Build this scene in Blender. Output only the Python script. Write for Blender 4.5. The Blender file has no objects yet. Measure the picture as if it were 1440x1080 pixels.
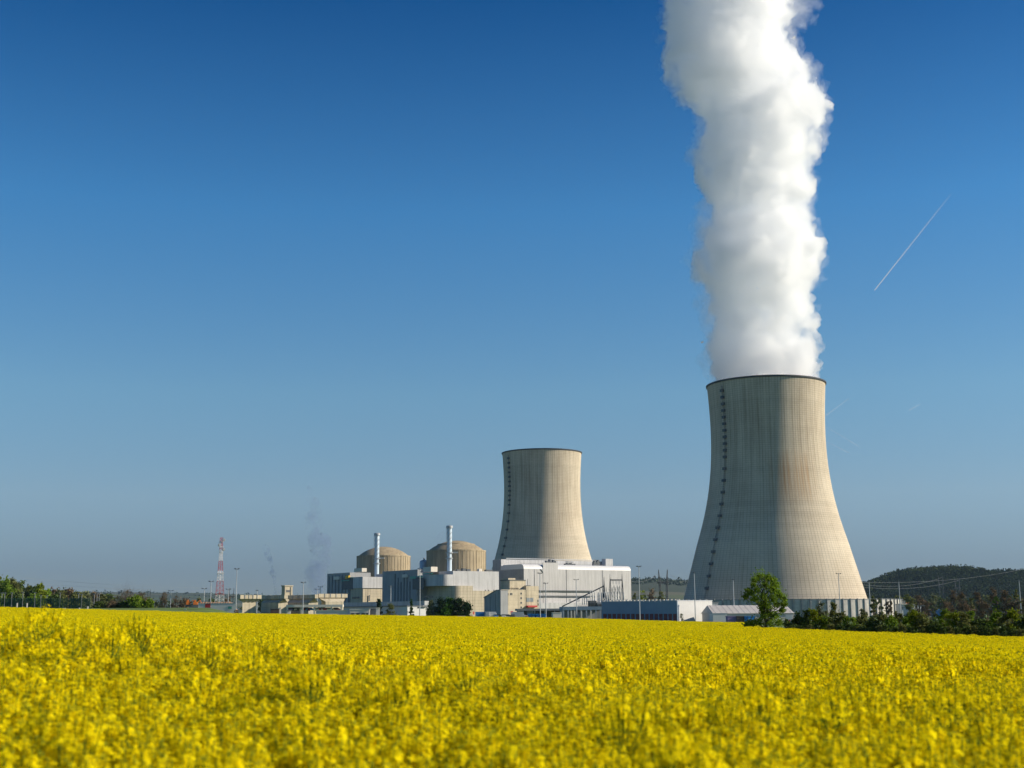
import bpy, math, random
import numpy as np
from mathutils import Vector, Matrix, Euler
random.seed(7); rng = np.random.default_rng(7)
D = bpy.data; S = bpy.context.scene; COL = S.collection
R = math.radians; PI = math.pi

# ---------------------------------------------------------------- camera, sky, sun, exposure
F = 1850.0; PITCH = math.atan((862-540)/F); ROLL = R(-0.35); EYE = 2.4
cd = D.cameras.new('camera'); cam = D.objects.new('camera', cd); COL.objects.link(cam); S.camera = cam
cd.sensor_width = 36; cd.lens = F/1440*36; cd.clip_start = 0.1; cd.clip_end = 80000
cd.dof.use_dof = True; cd.dof.focus_distance = 400; cd.dof.aperture_fstop = 2.0
CM = Matrix.Rotation(R(90)+PITCH, 3, 'X') @ Matrix.Rotation(ROLL, 3, 'Z')
cam.matrix_world = Matrix.Translation((0, 0, EYE)) @ CM.to_4x4()

SUN_AZ, SUN_EL = R(91), R(25)                       # azimuth clockwise from +Y
w = D.worlds.new('World'); S.world = w; w.use_nodes = True
nt = w.node_tree; bg = nt.nodes['Background']
sky = nt.nodes.new('ShaderNodeTexSky'); sky.sky_type = 'NISHITA'; sky.sun_disc = False
sky.sun_elevation = SUN_EL; sky.sun_rotation = SUN_AZ
sky.altitude = 100; sky.air_density = 1.0; sky.dust_density = 0.1; sky.ozone_density = 3.0
# polarised, deep spring sky: the Nishita sky tinted by elevation (dull near the horizon, deep blue higher up)
gd = nt.nodes.new('ShaderNodeTexCoord'); gs = nt.nodes.new('ShaderNodeSeparateXYZ'); nt.links.new(gd.outputs['Generated'], gs.inputs[0])
er = nt.nodes.new('ShaderNodeValToRGB'); nt.links.new(gs.outputs[2], er.inputs[0])
SKYF = [(0.0, (.26, .32, .50)), (.033, (.28, .34, .51)), (.086, (.52, .585, .68)), (.163, (.54, .747, .817)), (.297, (.27, .73, .99)), (.44, (.0, .37, .71)), (1.0, (.03, .33, .62))]
for k_, (p_, c_) in enumerate(SKYF):
    e_ = er.color_ramp.elements[0] if k_ == 0 else (er.color_ramp.elements[-1] if k_ == len(SKYF)-1 else er.color_ramp.elements.new(p_))
    e_.position = p_; e_.color = (*c_, 1)
ml = nt.nodes.new('ShaderNodeVectorMath'); ml.operation = 'MULTIPLY'; nt.links.new(sky.outputs[0], ml.inputs[0]); nt.links.new(er.outputs[0], ml.inputs[1])
nt.links.new(ml.outputs[0], bg.inputs[0]); bg.inputs[1].default_value = 0.087
sd = D.lights.new('sun', 'SUN'); sun = D.objects.new('sun', sd); COL.objects.link(sun)
sd.energy = 5.0; sd.angle = R(0.53); sd.color = (1.0, 0.89, 0.72)
SD = Vector((math.sin(SUN_AZ)*math.cos(SUN_EL), math.cos(SUN_AZ)*math.cos(SUN_EL), math.sin(SUN_EL)))
sun.rotation_euler = SD.to_track_quat('Z', 'Y').to_euler()
S.view_settings.view_transform = 'Standard'; S.view_settings.look = 'None'
S.view_settings.exposure = 0.5; S.view_settings.gamma = 1.0
cy = S.cycles
cy.use_denoising = True; cy.max_bounces = 64; cy.diffuse_bounces = 3; cy.glossy_bounces = 2
cy.transmission_bounces = 4; cy.transparent_max_bounces = 12; cy.volume_bounces = 48
cy.use_adaptive_sampling = True; cy.adaptive_threshold = 0.02

# ---------------------------------------------------------------- pixel helpers (used to measure widths and heights off the photo)
def ray(px, py):
    return CM @ Vector(((px-720)/F, (540-py)/F, -1)).normalized()
def rat(px, py=850):
    d = ray(px, py); return d.x/d.y
def zat(px, py, Y):
    d = ray(px, py); return EYE + Y*d.z/d.y
def sstep(x, a, b):
    t = np.clip((x-a)/(b-a), 0, 1); return t*t*(3-2*t)

# ---------------------------------------------------------------- materials
MATS = {}
def mat(name, col, rough=0.8, var=0.12, scale=0.3, metal=0.0, bump=0.0, stripes=None, streak=0.0, spec=0.3, coord='Object', vscale=(1, 1, 1)):
    """principled with noise variation; stripes=(period m, strength, axis) panel joints"""
    if name in MATS: return MATS[name]
    m = D.materials.new(name); m.use_nodes = True; MATS[name] = m
    n = m.node_tree.nodes; l = m.node_tree.links; p = n['Principled BSDF']
    p.inputs['Roughness'].default_value = rough; p.inputs['Metallic'].default_value = metal
    p.inputs['Specular IOR Level'].default_value = spec
    tc = n.new('ShaderNodeTexCoord'); mp = n.new('ShaderNodeMapping'); l.new(tc.outputs[coord], mp.inputs[0]); mp.inputs['Scale'].default_value = vscale
    nz = n.new('ShaderNodeTexNoise'); l.new(mp.outputs[0], nz.inputs['Vector']); nz.inputs['Scale'].default_value = scale; nz.inputs['Detail'].default_value = 6
    cr = n.new('ShaderNodeValToRGB'); l.new(nz.outputs[0], cr.inputs[0])
    cr.color_ramp.elements[0].position = .3; cr.color_ramp.elements[1].position = .7
    cr.color_ramp.elements[0].color = [c*(1-var) for c in col]+[1]; cr.color_ramp.elements[1].color = [min(1, c*(1+var)) for c in col]+[1]
    out = cr.outputs[0]
    def mul(a, fac_socket, k):
        mx = n.new('ShaderNodeMix'); mx.data_type = 'RGBA'; mx.blend_type = 'MULTIPLY'
        l.new(a, mx.inputs[6]); mx.inputs[7].default_value = (1-k, 1-k, 1-k, 1); l.new(fac_socket, mx.inputs[0]); return mx.outputs[2]
    if streak:
        m2 = n.new('ShaderNodeMapping'); l.new(tc.outputs[coord], m2.inputs[0]); m2.inputs['Scale'].default_value = (.6, .6, .04)
        n2 = n.new('ShaderNodeTexNoise'); l.new(m2.outputs[0], n2.inputs['Vector']); n2.inputs['Scale'].default_value = 1; n2.inputs['Detail'].default_value = 4
        c2 = n.new('ShaderNodeValToRGB'); l.new(n2.outputs[0], c2.inputs[0]); c2.color_ramp.elements[0].position = .45; c2.color_ramp.elements[1].position = .7
        out = mul(out, c2.outputs[0], streak)
    if stripes:
        per, k, ax = stripes
        sp = n.new('ShaderNodeSeparateXYZ'); l.new(tc.outputs[coord], sp.inputs[0])
        for a in ax:
            s = sp.outputs['XYZ'.index(a)]
            if a == 'X' :
                ad = n.new('ShaderNodeMath'); ad.operation = 'ADD'; l.new(s, ad.inputs[0]); l.new(sp.outputs[1], ad.inputs[1]); s = ad.outputs[0]
            md = n.new('ShaderNodeMath'); md.operation = 'FRACT'; dv = n.new('ShaderNodeMath'); dv.operation = 'DIVIDE'; dv.inputs[1].default_value = per
            l.new(s, dv.inputs[0]); l.new(dv.outputs[0], md.inputs[0])
            lt = n.new('ShaderNodeMath'); lt.operation = 'LESS_THAN'; lt.inputs[1].default_value = .12; l.new(md.outputs[0], lt.inputs[0])
            out = mul(out, lt.outputs[0], k)
    l.new(out, p.inputs['Base Color'])
    if bump:
        b = n.new('ShaderNodeBump'); b.inputs['Strength'].default_value = bump; b.inputs['Distance'].default_value = .3
        l.new(nz.outputs[0], b.inputs['Height']); l.new(b.outputs[0], p.inputs['Normal'])
    return m

def leaf_mat(name, col, var=0.35, trans=0.35, scale=0.5):
    if name in MATS: return MATS[name]
    m = D.materials.new(name); m.use_nodes = True; MATS[name] = m
    n = m.node_tree.nodes; l = m.node_tree.links; n.remove(n['Principled BSDF']); o = n['Material Output']
    tc = n.new('ShaderNodeTexCoord'); nz = n.new('ShaderNodeTexNoise'); l.new(tc.outputs['Object'], nz.inputs['Vector'])
    nz.inputs['Scale'].default_value = scale; nz.inputs['Detail'].default_value = 5
    cr = n.new('ShaderNodeValToRGB'); l.new(nz.outputs[0], cr.inputs[0]); cr.color_ramp.elements[0].position = .3; cr.color_ramp.elements[1].position = .7
    cr.color_ramp.elements[0].color = [c*(1-var) for c in col]+[1]; cr.color_ramp.elements[1].color = [c*(1+var) for c in col]+[1]
    d = n.new('ShaderNodeBsdfDiffuse'); t = n.new('ShaderNodeBsdfTranslucent'); mx = n.new('ShaderNodeMixShader'); mx.inputs[0].default_value = trans
    l.new(cr.outputs[0], d.inputs[0]); l.new(cr.outputs[0], t.inputs[0]); l.new(d.outputs[0], mx.inputs[1]); l.new(t.outputs[0], mx.inputs[2]); l.new(mx.outputs[0], o.inputs[0])
    return m

def tower_mat(stain):
    m = D.materials.new('weathered tower concrete'); m.use_nodes = True
    n = m.node_tree.nodes; l = m.node_tree.links; p = n['Principled BSDF']; p.inputs['Roughness'].default_value = .9; p.inputs['Specular IOR Level'].default_value = .15
    uv = n.new('ShaderNodeUVMap')                     # u = metres round the shell, v = metres up
    sp = n.new('ShaderNodeSeparateXYZ'); l.new(uv.outputs[0], sp.inputs[0])
    def noise(sx, sy, det=5, sc=1.0):
        mp = n.new('ShaderNodeMapping'); l.new(uv.outputs[0], mp.inputs[0]); mp.inputs['Scale'].default_value = (sx, sy, 1)
        nz = n.new('ShaderNodeTexNoise'); l.new(mp.outputs[0], nz.inputs['Vector']); nz.inputs['Scale'].default_value = sc; nz.inputs['Detail'].default_value = det
        return nz.outputs[0]
    def ramp(s, a, b, c0=(0, 0, 0, 1), c1=(1, 1, 1, 1)):
        r = n.new('ShaderNodeValToRGB'); l.new(s, r.inputs[0]); r.color_ramp.elements[0].position = a; r.color_ramp.elements[1].position = b
        r.color_ramp.elements[0].color = c0; r.color_ramp.elements[1].color = c1; return r.outputs[0]
    def math_(op, a, b=None):
        q = n.new('ShaderNodeMath'); q.operation = op; q.use_clamp = op in ('MULTIPLY', 'SUBTRACT') and False
        for i, s in enumerate((a, b)):
            if s is None: continue
            if isinstance(s, (int, float)): q.inputs[i].default_value = s
            else: l.new(s, q.inputs[i])
        return q.outputs[0]
    def mix(a, colr, fac, mode='MIX'):
        x = n.new('ShaderNodeMix'); x.data_type = 'RGBA'; x.blend_type = mode; l.new(a, x.inputs[6]); x.inputs[7].default_value = colr
        if isinstance(fac, float): x.inputs[0].default_value = fac
        else: l.new(fac, x.inputs[0])
        return x.outputs[2]
    base = ramp(noise(.05, .03), .3, .7, (.49, .42, .32, 1), (.62, .545, .425, 1))
    zf = math_('MULTIPLY', sp.outputs[1], 1/180.0)
    # each lift of concrete dried to its own tone
    lift = n.new('ShaderNodeTexWhiteNoise'); lift.noise_dimensions = '1D'; l.new(math_('FLOOR', math_('DIVIDE', sp.outputs[1], 4.2)), lift.inputs['W'])
    base = mix(base, (.78, .78, .78, 1), math_('MULTIPLY', lift.outputs[0], .38), 'MULTIPLY')
    panel = n.new('ShaderNodeTexWhiteNoise'); panel.noise_dimensions = '2D'
    cmb = n.new('ShaderNodeCombineXYZ'); l.new(math_('FLOOR', math_('DIVIDE', sp.outputs[0], 2.35)), cmb.inputs[0]); l.new(math_('FLOOR', math_('DIVIDE', sp.outputs[1], 1.6)), cmb.inputs[1])
    l.new(cmb.outputs[0], panel.inputs['Vector'])
    base = mix(base, (.8, .8, .8, 1), math_('MULTIPLY', panel.outputs[0], .3), 'MULTIPLY')
    # run-off streaks, stronger above the throat
    st = math_('MULTIPLY', ramp(noise(.55, .012, 3), .45, .72), ramp(zf, .25, .8))
    base = mix(base, (.52, .50, .47, 1), math_('MULTIPLY', st, .75), 'MULTIPLY')
    st2 = ramp(noise(.28, .02, 4), .55, .75)
    base = mix(base, (.72, .68, .62, 1), math_('MULTIPLY', st2, .5), 'MULTIPLY')
    # rust coloured stain at mid height
    z0 = math_('SUBTRACT', zf, .565); gz_ = math_('SUBTRACT', 1.0, math_('MULTIPLY', math_('MULTIPLY', z0, z0), 75.0))
    rust = math_('MAXIMUM', gz_, 0.0)
    if stain:      # the stain sits on the flank that faces the field
        du = math_('MULTIPLY', math_('SUBTRACT', sp.outputs[0], 235.0), 1/23.0)
        rust = math_('MULTIPLY', rust, math_('MAXIMUM', math_('SUBTRACT', 1.0, math_('MULTIPLY', du, du)), 0.0))
    rust = math_('MULTIPLY', rust, ramp(noise(.45, .012, 4), .35, .68)); 
    base = mix(base, (.36, .215, .10, 1), math_('MULTIPLY', rust, .95 if stain else .12))
    # joints
    for s, per, wd, k in ((sp.outputs[0], 2.35, .14, .26), (sp.outputs[1], 1.6, .15, .26)):
        f = math_('FRACT', math_('DIVIDE', s, per)); base = mix(base, (1-k, 1-k, 1-k, 1), math_('LESS_THAN', f, wd), 'MULTIPLY')
    l.new(base, p.inputs['Base Color'])
    b = n.new('ShaderNodeBump'); b.inputs['Strength'].default_value = .4; b.inputs['Distance'].default_value = .4
    l.new(math_('LESS_THAN', math_('FRACT', math_('DIVIDE', sp.outputs[0], 2.35)), .14), b.inputs['Height']); l.new(b.outputs[0], p.inputs['Normal'])
    return m

M = dict(
 beige=mat('beige precast concrete', (.50, .44, .33), .85, .08, .15, stripes=(2.4, .16, 'XZ'), streak=.3),
 beige_plain=mat('beige render', (.52, .45, .33), .85, .1, .3, stripes=(3.2, .1, 'Z'), streak=.3),
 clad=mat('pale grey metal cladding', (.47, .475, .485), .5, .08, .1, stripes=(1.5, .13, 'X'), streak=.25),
 hall=mat('off white hall cladding', (.47, .462, .462), .45, .07, .06, stripes=(1.2, .10, 'X'), streak=.22),
 hall_eave=mat('smooth white eave sheet', (.62, .62, .63), .35, .03, .2),
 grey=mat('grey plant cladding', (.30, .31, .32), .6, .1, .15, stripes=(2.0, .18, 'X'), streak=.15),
 darkgrey=mat('dark grey steel', (.09, .10, .11), .6, .15, .5),
 midgrey=mat('grey steel', (.24, .25, .26), .5, .12, .5, metal=.3),
 galv=mat('galvanised steel', (.42, .44, .46), .45, .1, .6, metal=.4),
 roof=mat('grey flat roof', (.22, .23, .24), .8, .1, .3),
 white=mat('white painted sheet', (.60, .595, .58), .5, .04, .5, stripes=(1.2, .06, 'X')),
 whitepl=mat('white plaster', (.66, .61, .53), .7, .05, .5),
 blueclad=mat('slate blue cladding', (.20, .28, .36), .5, .06, .2, stripes=(1.0, .12, 'X')),
 reddoor=mat('dark red shutter', (.17, .025, .03), .5, .12, .5, stripes=(.4, .3, 'Z')),
 red=mat('red paint', (.42, .04, .04), .5, .1, .5), whitep=mat('white mast paint', (.75, .72, .7), .5, .08, .5),
 orange=mat('orange paint', (.6, .16, .03), .5, .1, .5), blue=mat('blue paint', (.03, .20, .52), .45, .12, .5),
 purple=mat('violet tarpaulin', (.20, .15, .30), .7, .15, .5), tent=mat('off white tent membrane', (.50, .47, .44), .6, .05, .3),
 glass=mat('dark window glass', (.03, .04, .05), .15, .2, .5, spec=.6),
 glasslight=mat('pale window glass', (.22, .25, .27), .2, .2, .5, spec=.6),
 dome=mat('ochre weathered dome concrete', (.36, .285, .18), .9, .18, .12, streak=.35),
 drum=mat('ochre ribbed drum concrete', (.38, .31, .205), .9, .12, .12, streak=.4),
 basin=mat('pale basin wall panel', (.50, .48, .44), .85, .14, .4, streak=.35),
 lip=mat('orange stained concrete lip', (.42, .24, .10), .9, .25, .3),
 rim=mat('dark coated rim', (.045, .05, .06), .7, .2, .3),
 bark=mat('bark', (.07, .055, .04), .95, .3, 3.0), teal=mat('teal pipework', (.07, .36, .28), .5, .1, .5),
 yellow=mat('yellow crane paint', (.6, .36, .02), .5, .1, .5), brown=mat('brown sheet wall', (.09, .06, .05), .8, .2, .5),
 brick=mat('dull red brick', (.24, .09, .07), .8, .2, .5), earth=mat('brown earth', (.20, .13, .09), .95, .25, .4),
 asphalt=mat('asphalt', (.05, .05, .05), .9, .2, .2), fence=mat('green coated mesh', (.035, .09, .06), .7, .2, .5),
)
M['tower'] = tower_mat(True); M['tower_plain'] = tower_mat(False)

# ---------------------------------------------------------------- mesh helpers
class MB:
    def __init__(s): s.v = []; s.f = []
    def add(s, vs, fs):
        o = len(s.v); s.v += [tuple(v) for v in vs]; s.f += [tuple(i+o for i in f) for f in fs]; return s
    def box(s, x0, x1, y0, y1, z0, z1):
        return s.add([(x0,y0,z0),(x1,y0,z0),(x1,y1,z0),(x0,y1,z0),(x0,y0,z1),(x1,y0,z1),(x1,y1,z1),(x0,y1,z1)],
                     [(0,3,2,1),(4,5,6,7),(0,1,5,4),(1,2,6,5),(2,3,7,6),(3,0,4,7)])
    def tube(s, p0, p1, r0, r1=None, n=8, cap=True):
        r1 = r0 if r1 is None else r1; p0 = Vector(p0); p1 = Vector(p1); d = (p1-p0)
        if d.length < 1e-6: return s
        q = d.to_track_quat('Z', 'Y'); a = []; 
        for p, r in ((p0, r0), (p1, r1)):
            a += [p + q @ Vector((r*math.cos(2*PI*i/n), r*math.sin(2*PI*i/n), 0)) for i in range(n)]
        f = [(i, (i+1) % n, n+(i+1) % n, n+i) for i in range(n)]
        if cap: f += [tuple(range(n-1, -1, -1)), tuple(range(n, 2*n))]
        return s.add(a, f)
    def lathe(s, prof, n=64, a0=0, a1=2*PI, cx=0, cy=0):
        full = abs(a1-a0-2*PI) < 1e-6; m = n if full else n+1
        vs = [(cx+r*math.cos(a0+(a1-a0)*i/n), cy+r*math.sin(a0+(a1-a0)*i/n), z) for r, z in prof for i in range(m)]
        fs = [(j*m+i, j*m+(i+1) % m, (j+1)*m+(i+1) % m, (j+1)*m+i) for j in range(len(prof)-1) for i in range(n)]
        return s.add(vs, fs)
    def prism(s, poly, a0, a1, axis='X'):
        """poly in the plane perpendicular to axis, extruded a0..a1. X: (y,z), Y: (x,z), Z: (x,y)"""
        n = len(poly)
        def P(a, p): return (a, p[0], p[1]) if axis == 'X' else ((p[0], a, p[1]) if axis == 'Y' else (p[0], p[1], a))
        vs = [P(a0, p) for p in poly]+[P(a1, p) for p in poly]
        fs = [(i, (i+1) % n, n+(i+1) % n, n+i) for i in range(n)]+[tuple(range(n-1, -1, -1)), tuple(range(n, 2*n))]
        return s.add(vs, fs)
    def build(s, name, m, parent=None, smooth=False, bevel=0):
        me = D.meshes.new(name); me.from_pydata(s.v, [], s.f); me.validate(); me.update()
        import bmesh
        b = bmesh.new(); b.from_mesh(me); bmesh.ops.recalc_face_normals(b, faces=b.faces); b.to_mesh(me); b.free()
        me.materials.append(m if not isinstance(m, str) else M[m])
        if smooth: me.shade_smooth()
        o = D.objects.new(name, me); COL.objects.link(o)
        if parent: o.parent = parent
        if bevel:
            bv = o.modifiers.new('bevel', 'BEVEL'); bv.width = bevel; bv.segments = 2; bv.limit_method = 'ANGLE'
        return o
def qmesh(name, V, m, parent=None, mats=None, midx=None):
    """V: (n,4,3) array of quads"""
    n = len(V); me = D.meshes.new(name); me.vertices.add(n*4); me.loops.add(n*4); me.polygons.add(n)
    me.vertices.foreach_set('co', np.ascontiguousarray(V, dtype=np.float32).reshape(-1))
    me.loops.foreach_set('vertex_index', np.arange(n*4, dtype=np.int32))
    me.polygons.foreach_set('loop_start', np.arange(0, n*4, 4, dtype=np.int32))
    if mats:
        for x in mats: me.materials.append(x)
        me.polygons.foreach_set('material_index', np.asarray(midx, dtype=np.int32))
    else: me.materials.append(m)
    me.update(); me.validate()
    o = D.objects.new(name, me)
    if parent is not False:
        COL.objects.link(o)
        if parent: o.parent = parent
    return o
def tag(o, label=None, cat=None, group=None, kind=None):
    if label: o['label'] = label
    if cat: o['category'] = cat
    if group: o['group'] = group
    if kind: o['kind'] = kind
    return o
def empty(name, loc, rz=0, label=None, cat=None, group=None):
    o = D.objects.new(name, None); COL.objects.link(o); o.location = loc; o.rotation_euler = (0, 0, rz); o.empty_display_size = 1
    return tag(o, label, cat, group)
def copy_tree(o, parent=None):
    c = o.copy(); COL.objects.link(c)
    if parent: c.parent = parent
    for ch in [x for x in COL.objects if x.parent == o]: copy_tree(ch, c)
    return c

# ---------------------------------------------------------------- terrain
def crop_top(X, Y):
    X = np.asarray(X, float); Y = np.asarray(Y, float)
    far = .95+.02*X+.4*sstep(X, 5, 40)-.017*np.maximum(0, -X-60)
    far = far*np.ones_like(Y)
    k = sstep(Y, 10, 55)
    h = .80*(1-k)+far*k
    h = h-.73*np.exp(-(((X+7.5)/5.5)**2+((Y-16)/8.)**2))+.03*np.sin(X*.9+Y*.4)+.02*np.sin(X*.31-Y*.7)
    return EYE-h
def ground(X, Y):
    X = np.asarray(X, float); Y = np.asarray(Y, float)
    u = X/np.maximum(Y, 1)
    plant = 4.3-6.3*sstep(u, -.235, -.16)
    t = sstep(Y, 290, 350)
    return (crop_top(np.clip(X, -150, 150), Y)-1.2)*(1-t)+plant*t
def gz(X, Y): return float(ground(X, Y))
def grid(name, xs, ys, fn, m, kind='structure', axial=False):
    XX, YY = np.meshgrid(xs, ys); 
    if axial: XX = XX*YY
    ZZ = fn(XX, YY); V = np.stack([XX, YY, ZZ], -1).reshape(-1, 3); nx = len(xs); ny = len(ys)
    i = np.arange((ny-1)*(nx-1)); r = i//(nx-1); c = i % (nx-1); a = r*nx+c
    me = D.meshes.new(name); me.from_pydata(V.tolist(), [], np.stack([a, a+1, a+nx+1, a+nx], 1).tolist()); me.update(); me.shade_smooth(); me.materials.append(m)
    o = D.objects.new(name, me); COL.objects.link(o); o['kind'] = kind; return o

def ground_mat():
    m = mat('rough grass and soil', (.10, .15, .03), .95, .3, .15, bump=.3); return m
xs = np.concatenate([np.linspace(-8000, -600, 12), np.linspace(-400, 400, 161), np.linspace(600, 8000, 12)])
ys = np.concatenate([np.linspace(-300, 0, 6), np.linspace(5, 400, 120), np.linspace(450, 2000, 24), np.linspace(2500, 9300, 12)])
tag(grid('ground', xs, ys, ground, ground_mat()), kind='structure')

# hills
def fbm(X, Y, s):
    r = np.zeros_like(X)
    for k, (a, f) in enumerate(((1, 1), (.5, 2.1), (.25, 4.3), (.12, 8.7))):
        r += a*np.sin(X*f/s+1.7*k+np.sin(Y*f/s*1.3+k))*np.cos(Y*f/s*.9-.6*k)
    return r
def ridge_hill(name, Y0, pts, depth, m, nx=200, ny=24, amp=2.0, scale=60):
    """pts: (px, py) silhouette; the ridge line stands at Y0 and falls away before and behind"""
    us = np.array([rat(p[0]) for p in pts]); zs = np.array([zat(p[0], p[1], Y0) for p in pts])
    X = np.linspace(us[0]*Y0, us[-1]*Y0, nx); Yl = np.linspace(Y0-depth, Y0+depth, ny)
    XX, YY = np.meshgrid(X, Yl); zr = np.interp(XX/Y0, us, zs); t = 1-np.abs(YY-Y0)/depth
    ZZ = -3+(zr+3)*sstep(t, 0, 1)+amp*fbm(XX, YY, scale)*sstep(t, 0, .3)
    V = np.stack([XX, YY, ZZ], -1).reshape(-1, 3); i = np.arange((ny-1)*(nx-1)); r = i//(nx-1); c = i % (nx-1); a = r*nx+c
    me = D.meshes.new(name); me.from_pydata(V.tolist(), [], np.stack([a, a+1, a+nx+1, a+nx], 1).tolist()); me.update(); me.shade_smooth(); me.materials.append(m)
    o = D.objects.new(name, me); COL.objects.link(o); o['kind'] = 'structure'
    return (lambda x, y: float(-3+(np.interp(x/Y0, us, zs)+3)*sstep(1-abs(y-Y0)/depth, 0, 1))), us*Y0
def fields_mat():
    m = D.materials.new('far fields and woods'); m.use_nodes = True; n = m.node_tree.nodes; l = m.node_tree.links; p = n['Principled BSDF']; p.inputs['Roughness'].default_value = 1
    tc = n.new('ShaderNodeTexCoord'); mp = n.new('ShaderNodeMapping'); l.new(tc.outputs['Object'], mp.inputs[0]); mp.inputs['Scale'].default_value = (.004, .009, .03)
    v = n.new('ShaderNodeTexVoronoi'); l.new(mp.outputs[0], v.inputs['Vector']); v.inputs['Scale'].default_value = 1.6
    cr = n.new('ShaderNodeValToRGB'); sp = n.new('ShaderNodeSeparateColor'); l.new(v.outputs['Color'], sp.inputs[0]); l.new(sp.outputs[0], cr.inputs[0]); cr.color_ramp.interpolation = 'CONSTANT'
    e = cr.color_ramp.elements; e[0].color = (.02, .034, .014, 1); e[1].position = .45; e[1].color = (.035, .06, .022, 1)
    for q, c in ((.62, (.08, .08, .045, 1)), (.75, (.024, .038, .016, 1)), (.9, (.06, .08, .03, 1))):
        x = e.new(q); x.color = c
    l.new(cr.outputs[0], p.inputs['Base Color']); return m
FM = fields_mat()
hillA, _ = ridge_hill('hill_far_left', 6500, [(-60, 836), (60, 834), (130, 832), (200, 833), (280, 834), (360, 837), (470, 841), (700, 838), (880, 832)], 1200, FM, amp=4, scale=400)
hillB, _ = ridge_hill('hill_behind_plant', 4200, [(680, 838), (840, 820), (885, 815), (915, 814), (935, 816), (960, 818), (1000, 819), (1060, 823), (1180, 828), (1260, 830)], 900, FM, amp=4, scale=300)
RH = [(1170, 838), (1204, 826), (1230, 823), (1248, 816), (1262, 810), (1275, 806.5), (1300, 804.5), (1330, 802.5), (1350, 803), (1368, 805.5), (1378, 809), (1390, 811), (1402, 808), (1425, 808), (1460, 807), (1520, 812), (1640, 830)]
hillC, _ = ridge_hill('hill_right', 2300, RH, 520, mat('wooded hillside floor', (.02, .032, .018), 1, .3, .02))

# ---------------------------------------------------------------- foliage
def leaf_quads(cent, rad, n_per, size, flat=.75, up=0.0, cut=1.4):
    cent = np.asarray(cent, float); rad = np.asarray(rad, float); K = len(cent)
    d = rng.normal(size=(K, n_per, 3)); d /= np.linalg.norm(d, axis=2, keepdims=True)
    r = np.minimum(np.abs(rng.normal(size=(K, n_per, 1)))*.6, cut); d *= (.65+.7*rng.random((K, 1, 3)))
    P = cent[:, None]+d*r*rad[:, None, None]*np.array([1, 1, flat]); P = P.reshape(-1, 3)
    n = len(P); a = rng.normal(size=(n, 3)); a[:, 2] += up; a /= np.linalg.norm(a, axis=1, keepdims=True)
    b = np.cross(a, rng.normal(size=(n, 3))); b /= np.linalg.norm(b, axis=1, keepdims=True)
    s = size*(.6+.8*rng.random((n, 1)))
    return np.stack([P-a*s*.5-b*s*.32, P+a*s*.5-b*s*.25, P+a*s*.55+b*s*.3, P-a*s*.45+b*s*.32], 1)
def limb(mb, p0, p1, r0, r1, seg=3, wob=.12):
    p0 = Vector(p0); p1 = Vector(p1); L = (p1-p0).length; pr = p0
    for i in range(1, seg+1):
        t = i/seg; q = p0.lerp(p1, t)+(Vector(rng.normal(size=3)*L*wob*(0 if i == seg else .5)))
        mb.tube(pr, q, r0+(r1-r0)*(i-1)/seg, r0+(r1-r0)*t, 6, False); pr = q
def broadleaf(loc, H, W, lm, label=None, name='tree', cat='tree', group=None, leaf=.25, clumps=26, per=90, low=.15, shape='round', bare=False, trunk_frac=.45, twigs=0):
    root = empty(name, loc, rng.random()*6, label, cat, group)
    cs = []; rs = []
    for i in range(clumps):
        for _ in range(30):
            t = rng.random(); z = low+(.97-low)*t
            if shape == 'round': w = math.sin(PI*min(1, max(.03, (t*.88+.1))))**.6
            elif shape == 'cone': w = (1-t)**.75*.95+.04
            elif shape == 'column': w = min(1, (1-t)*3+.1)*min(1, .5+t*2)
            elif shape == 'bush': w = math.sqrt(max(0, 1-t*t*.95))
            a = rng.random()*2*PI; rr = math.sqrt(rng.random())*w*W*.5*.8
            c = (rr*math.cos(a), rr*math.sin(a), z*H); r = W*.5*((.26+.22*rng.random()) if shape == 'bush' else (.2+.2*rng.random()))*(1 if shape not in ('cone', 'column') else .7)
            if all(math.dist(c, q) > r*.5 for q in cs): break
        cs.append(c); rs.append(r)
    mb = MB(); tr = max(.03, H*.022)
    limb(mb, (0, 0, -.3), (rng.normal()*W*.02, rng.normal()*W*.02, H*(.9 if shape in ('cone', 'column') else trunk_frac+.3)), tr*1.3, tr*.35, 5, .05)
    for c in cs[:22 if bare else 14]:
        z0 = min(c[2]*.75, H*.6)*(.4+.5*rng.random()); limb(mb, (0, 0, z0), c, tr*.45, tr*.12, 3)
    if twigs:
        for c, r in zip(cs, rs):
            for _ in range(twigs):
                e = Vector(c)+Vector(rng.normal(size=3)*r*.9)+Vector((0, 0, r*.5)); mb.tube(Vector(c)+Vector(rng.normal(size=3)*r*.3)-Vector((0, 0, r*.6)), e, tr*.14, tr*.06, 3, False)
    mb.build('trunk', M['bark'], root)
    V = leaf_quads(cs, rs, per, leaf, .8)
    qmesh('crown', V, lm, root)
    return root
LG = leaf_mat('fresh green leaves', (.15, .23, .025)); LG2 = leaf_mat('yellow green leaves', (.20, .25, .02)); LD = leaf_mat('dark green leaves', (.075, .11, .03), .3, .2)
LO = leaf_mat('olive leaves', (.145, .16, .05)); LB = leaf_mat('brown budding twigs', (.17, .125, .075), .3, .2); LGR = leaf_mat('grey green leaves', (.17, .19, .10), .3, .25)
LC = leaf_mat('conifer needles', (.025, .05, .022), .3, .1); LCY = leaf_mat('cypress foliage', (.035, .085, .015), .3, .15); LH = leaf_mat('hill wood foliage', (.026, .042, .022), .4, .15, .03)
LH2 = leaf_mat('spring wood foliage', (.075, .095, .03), .4, .15, .03)

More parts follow.
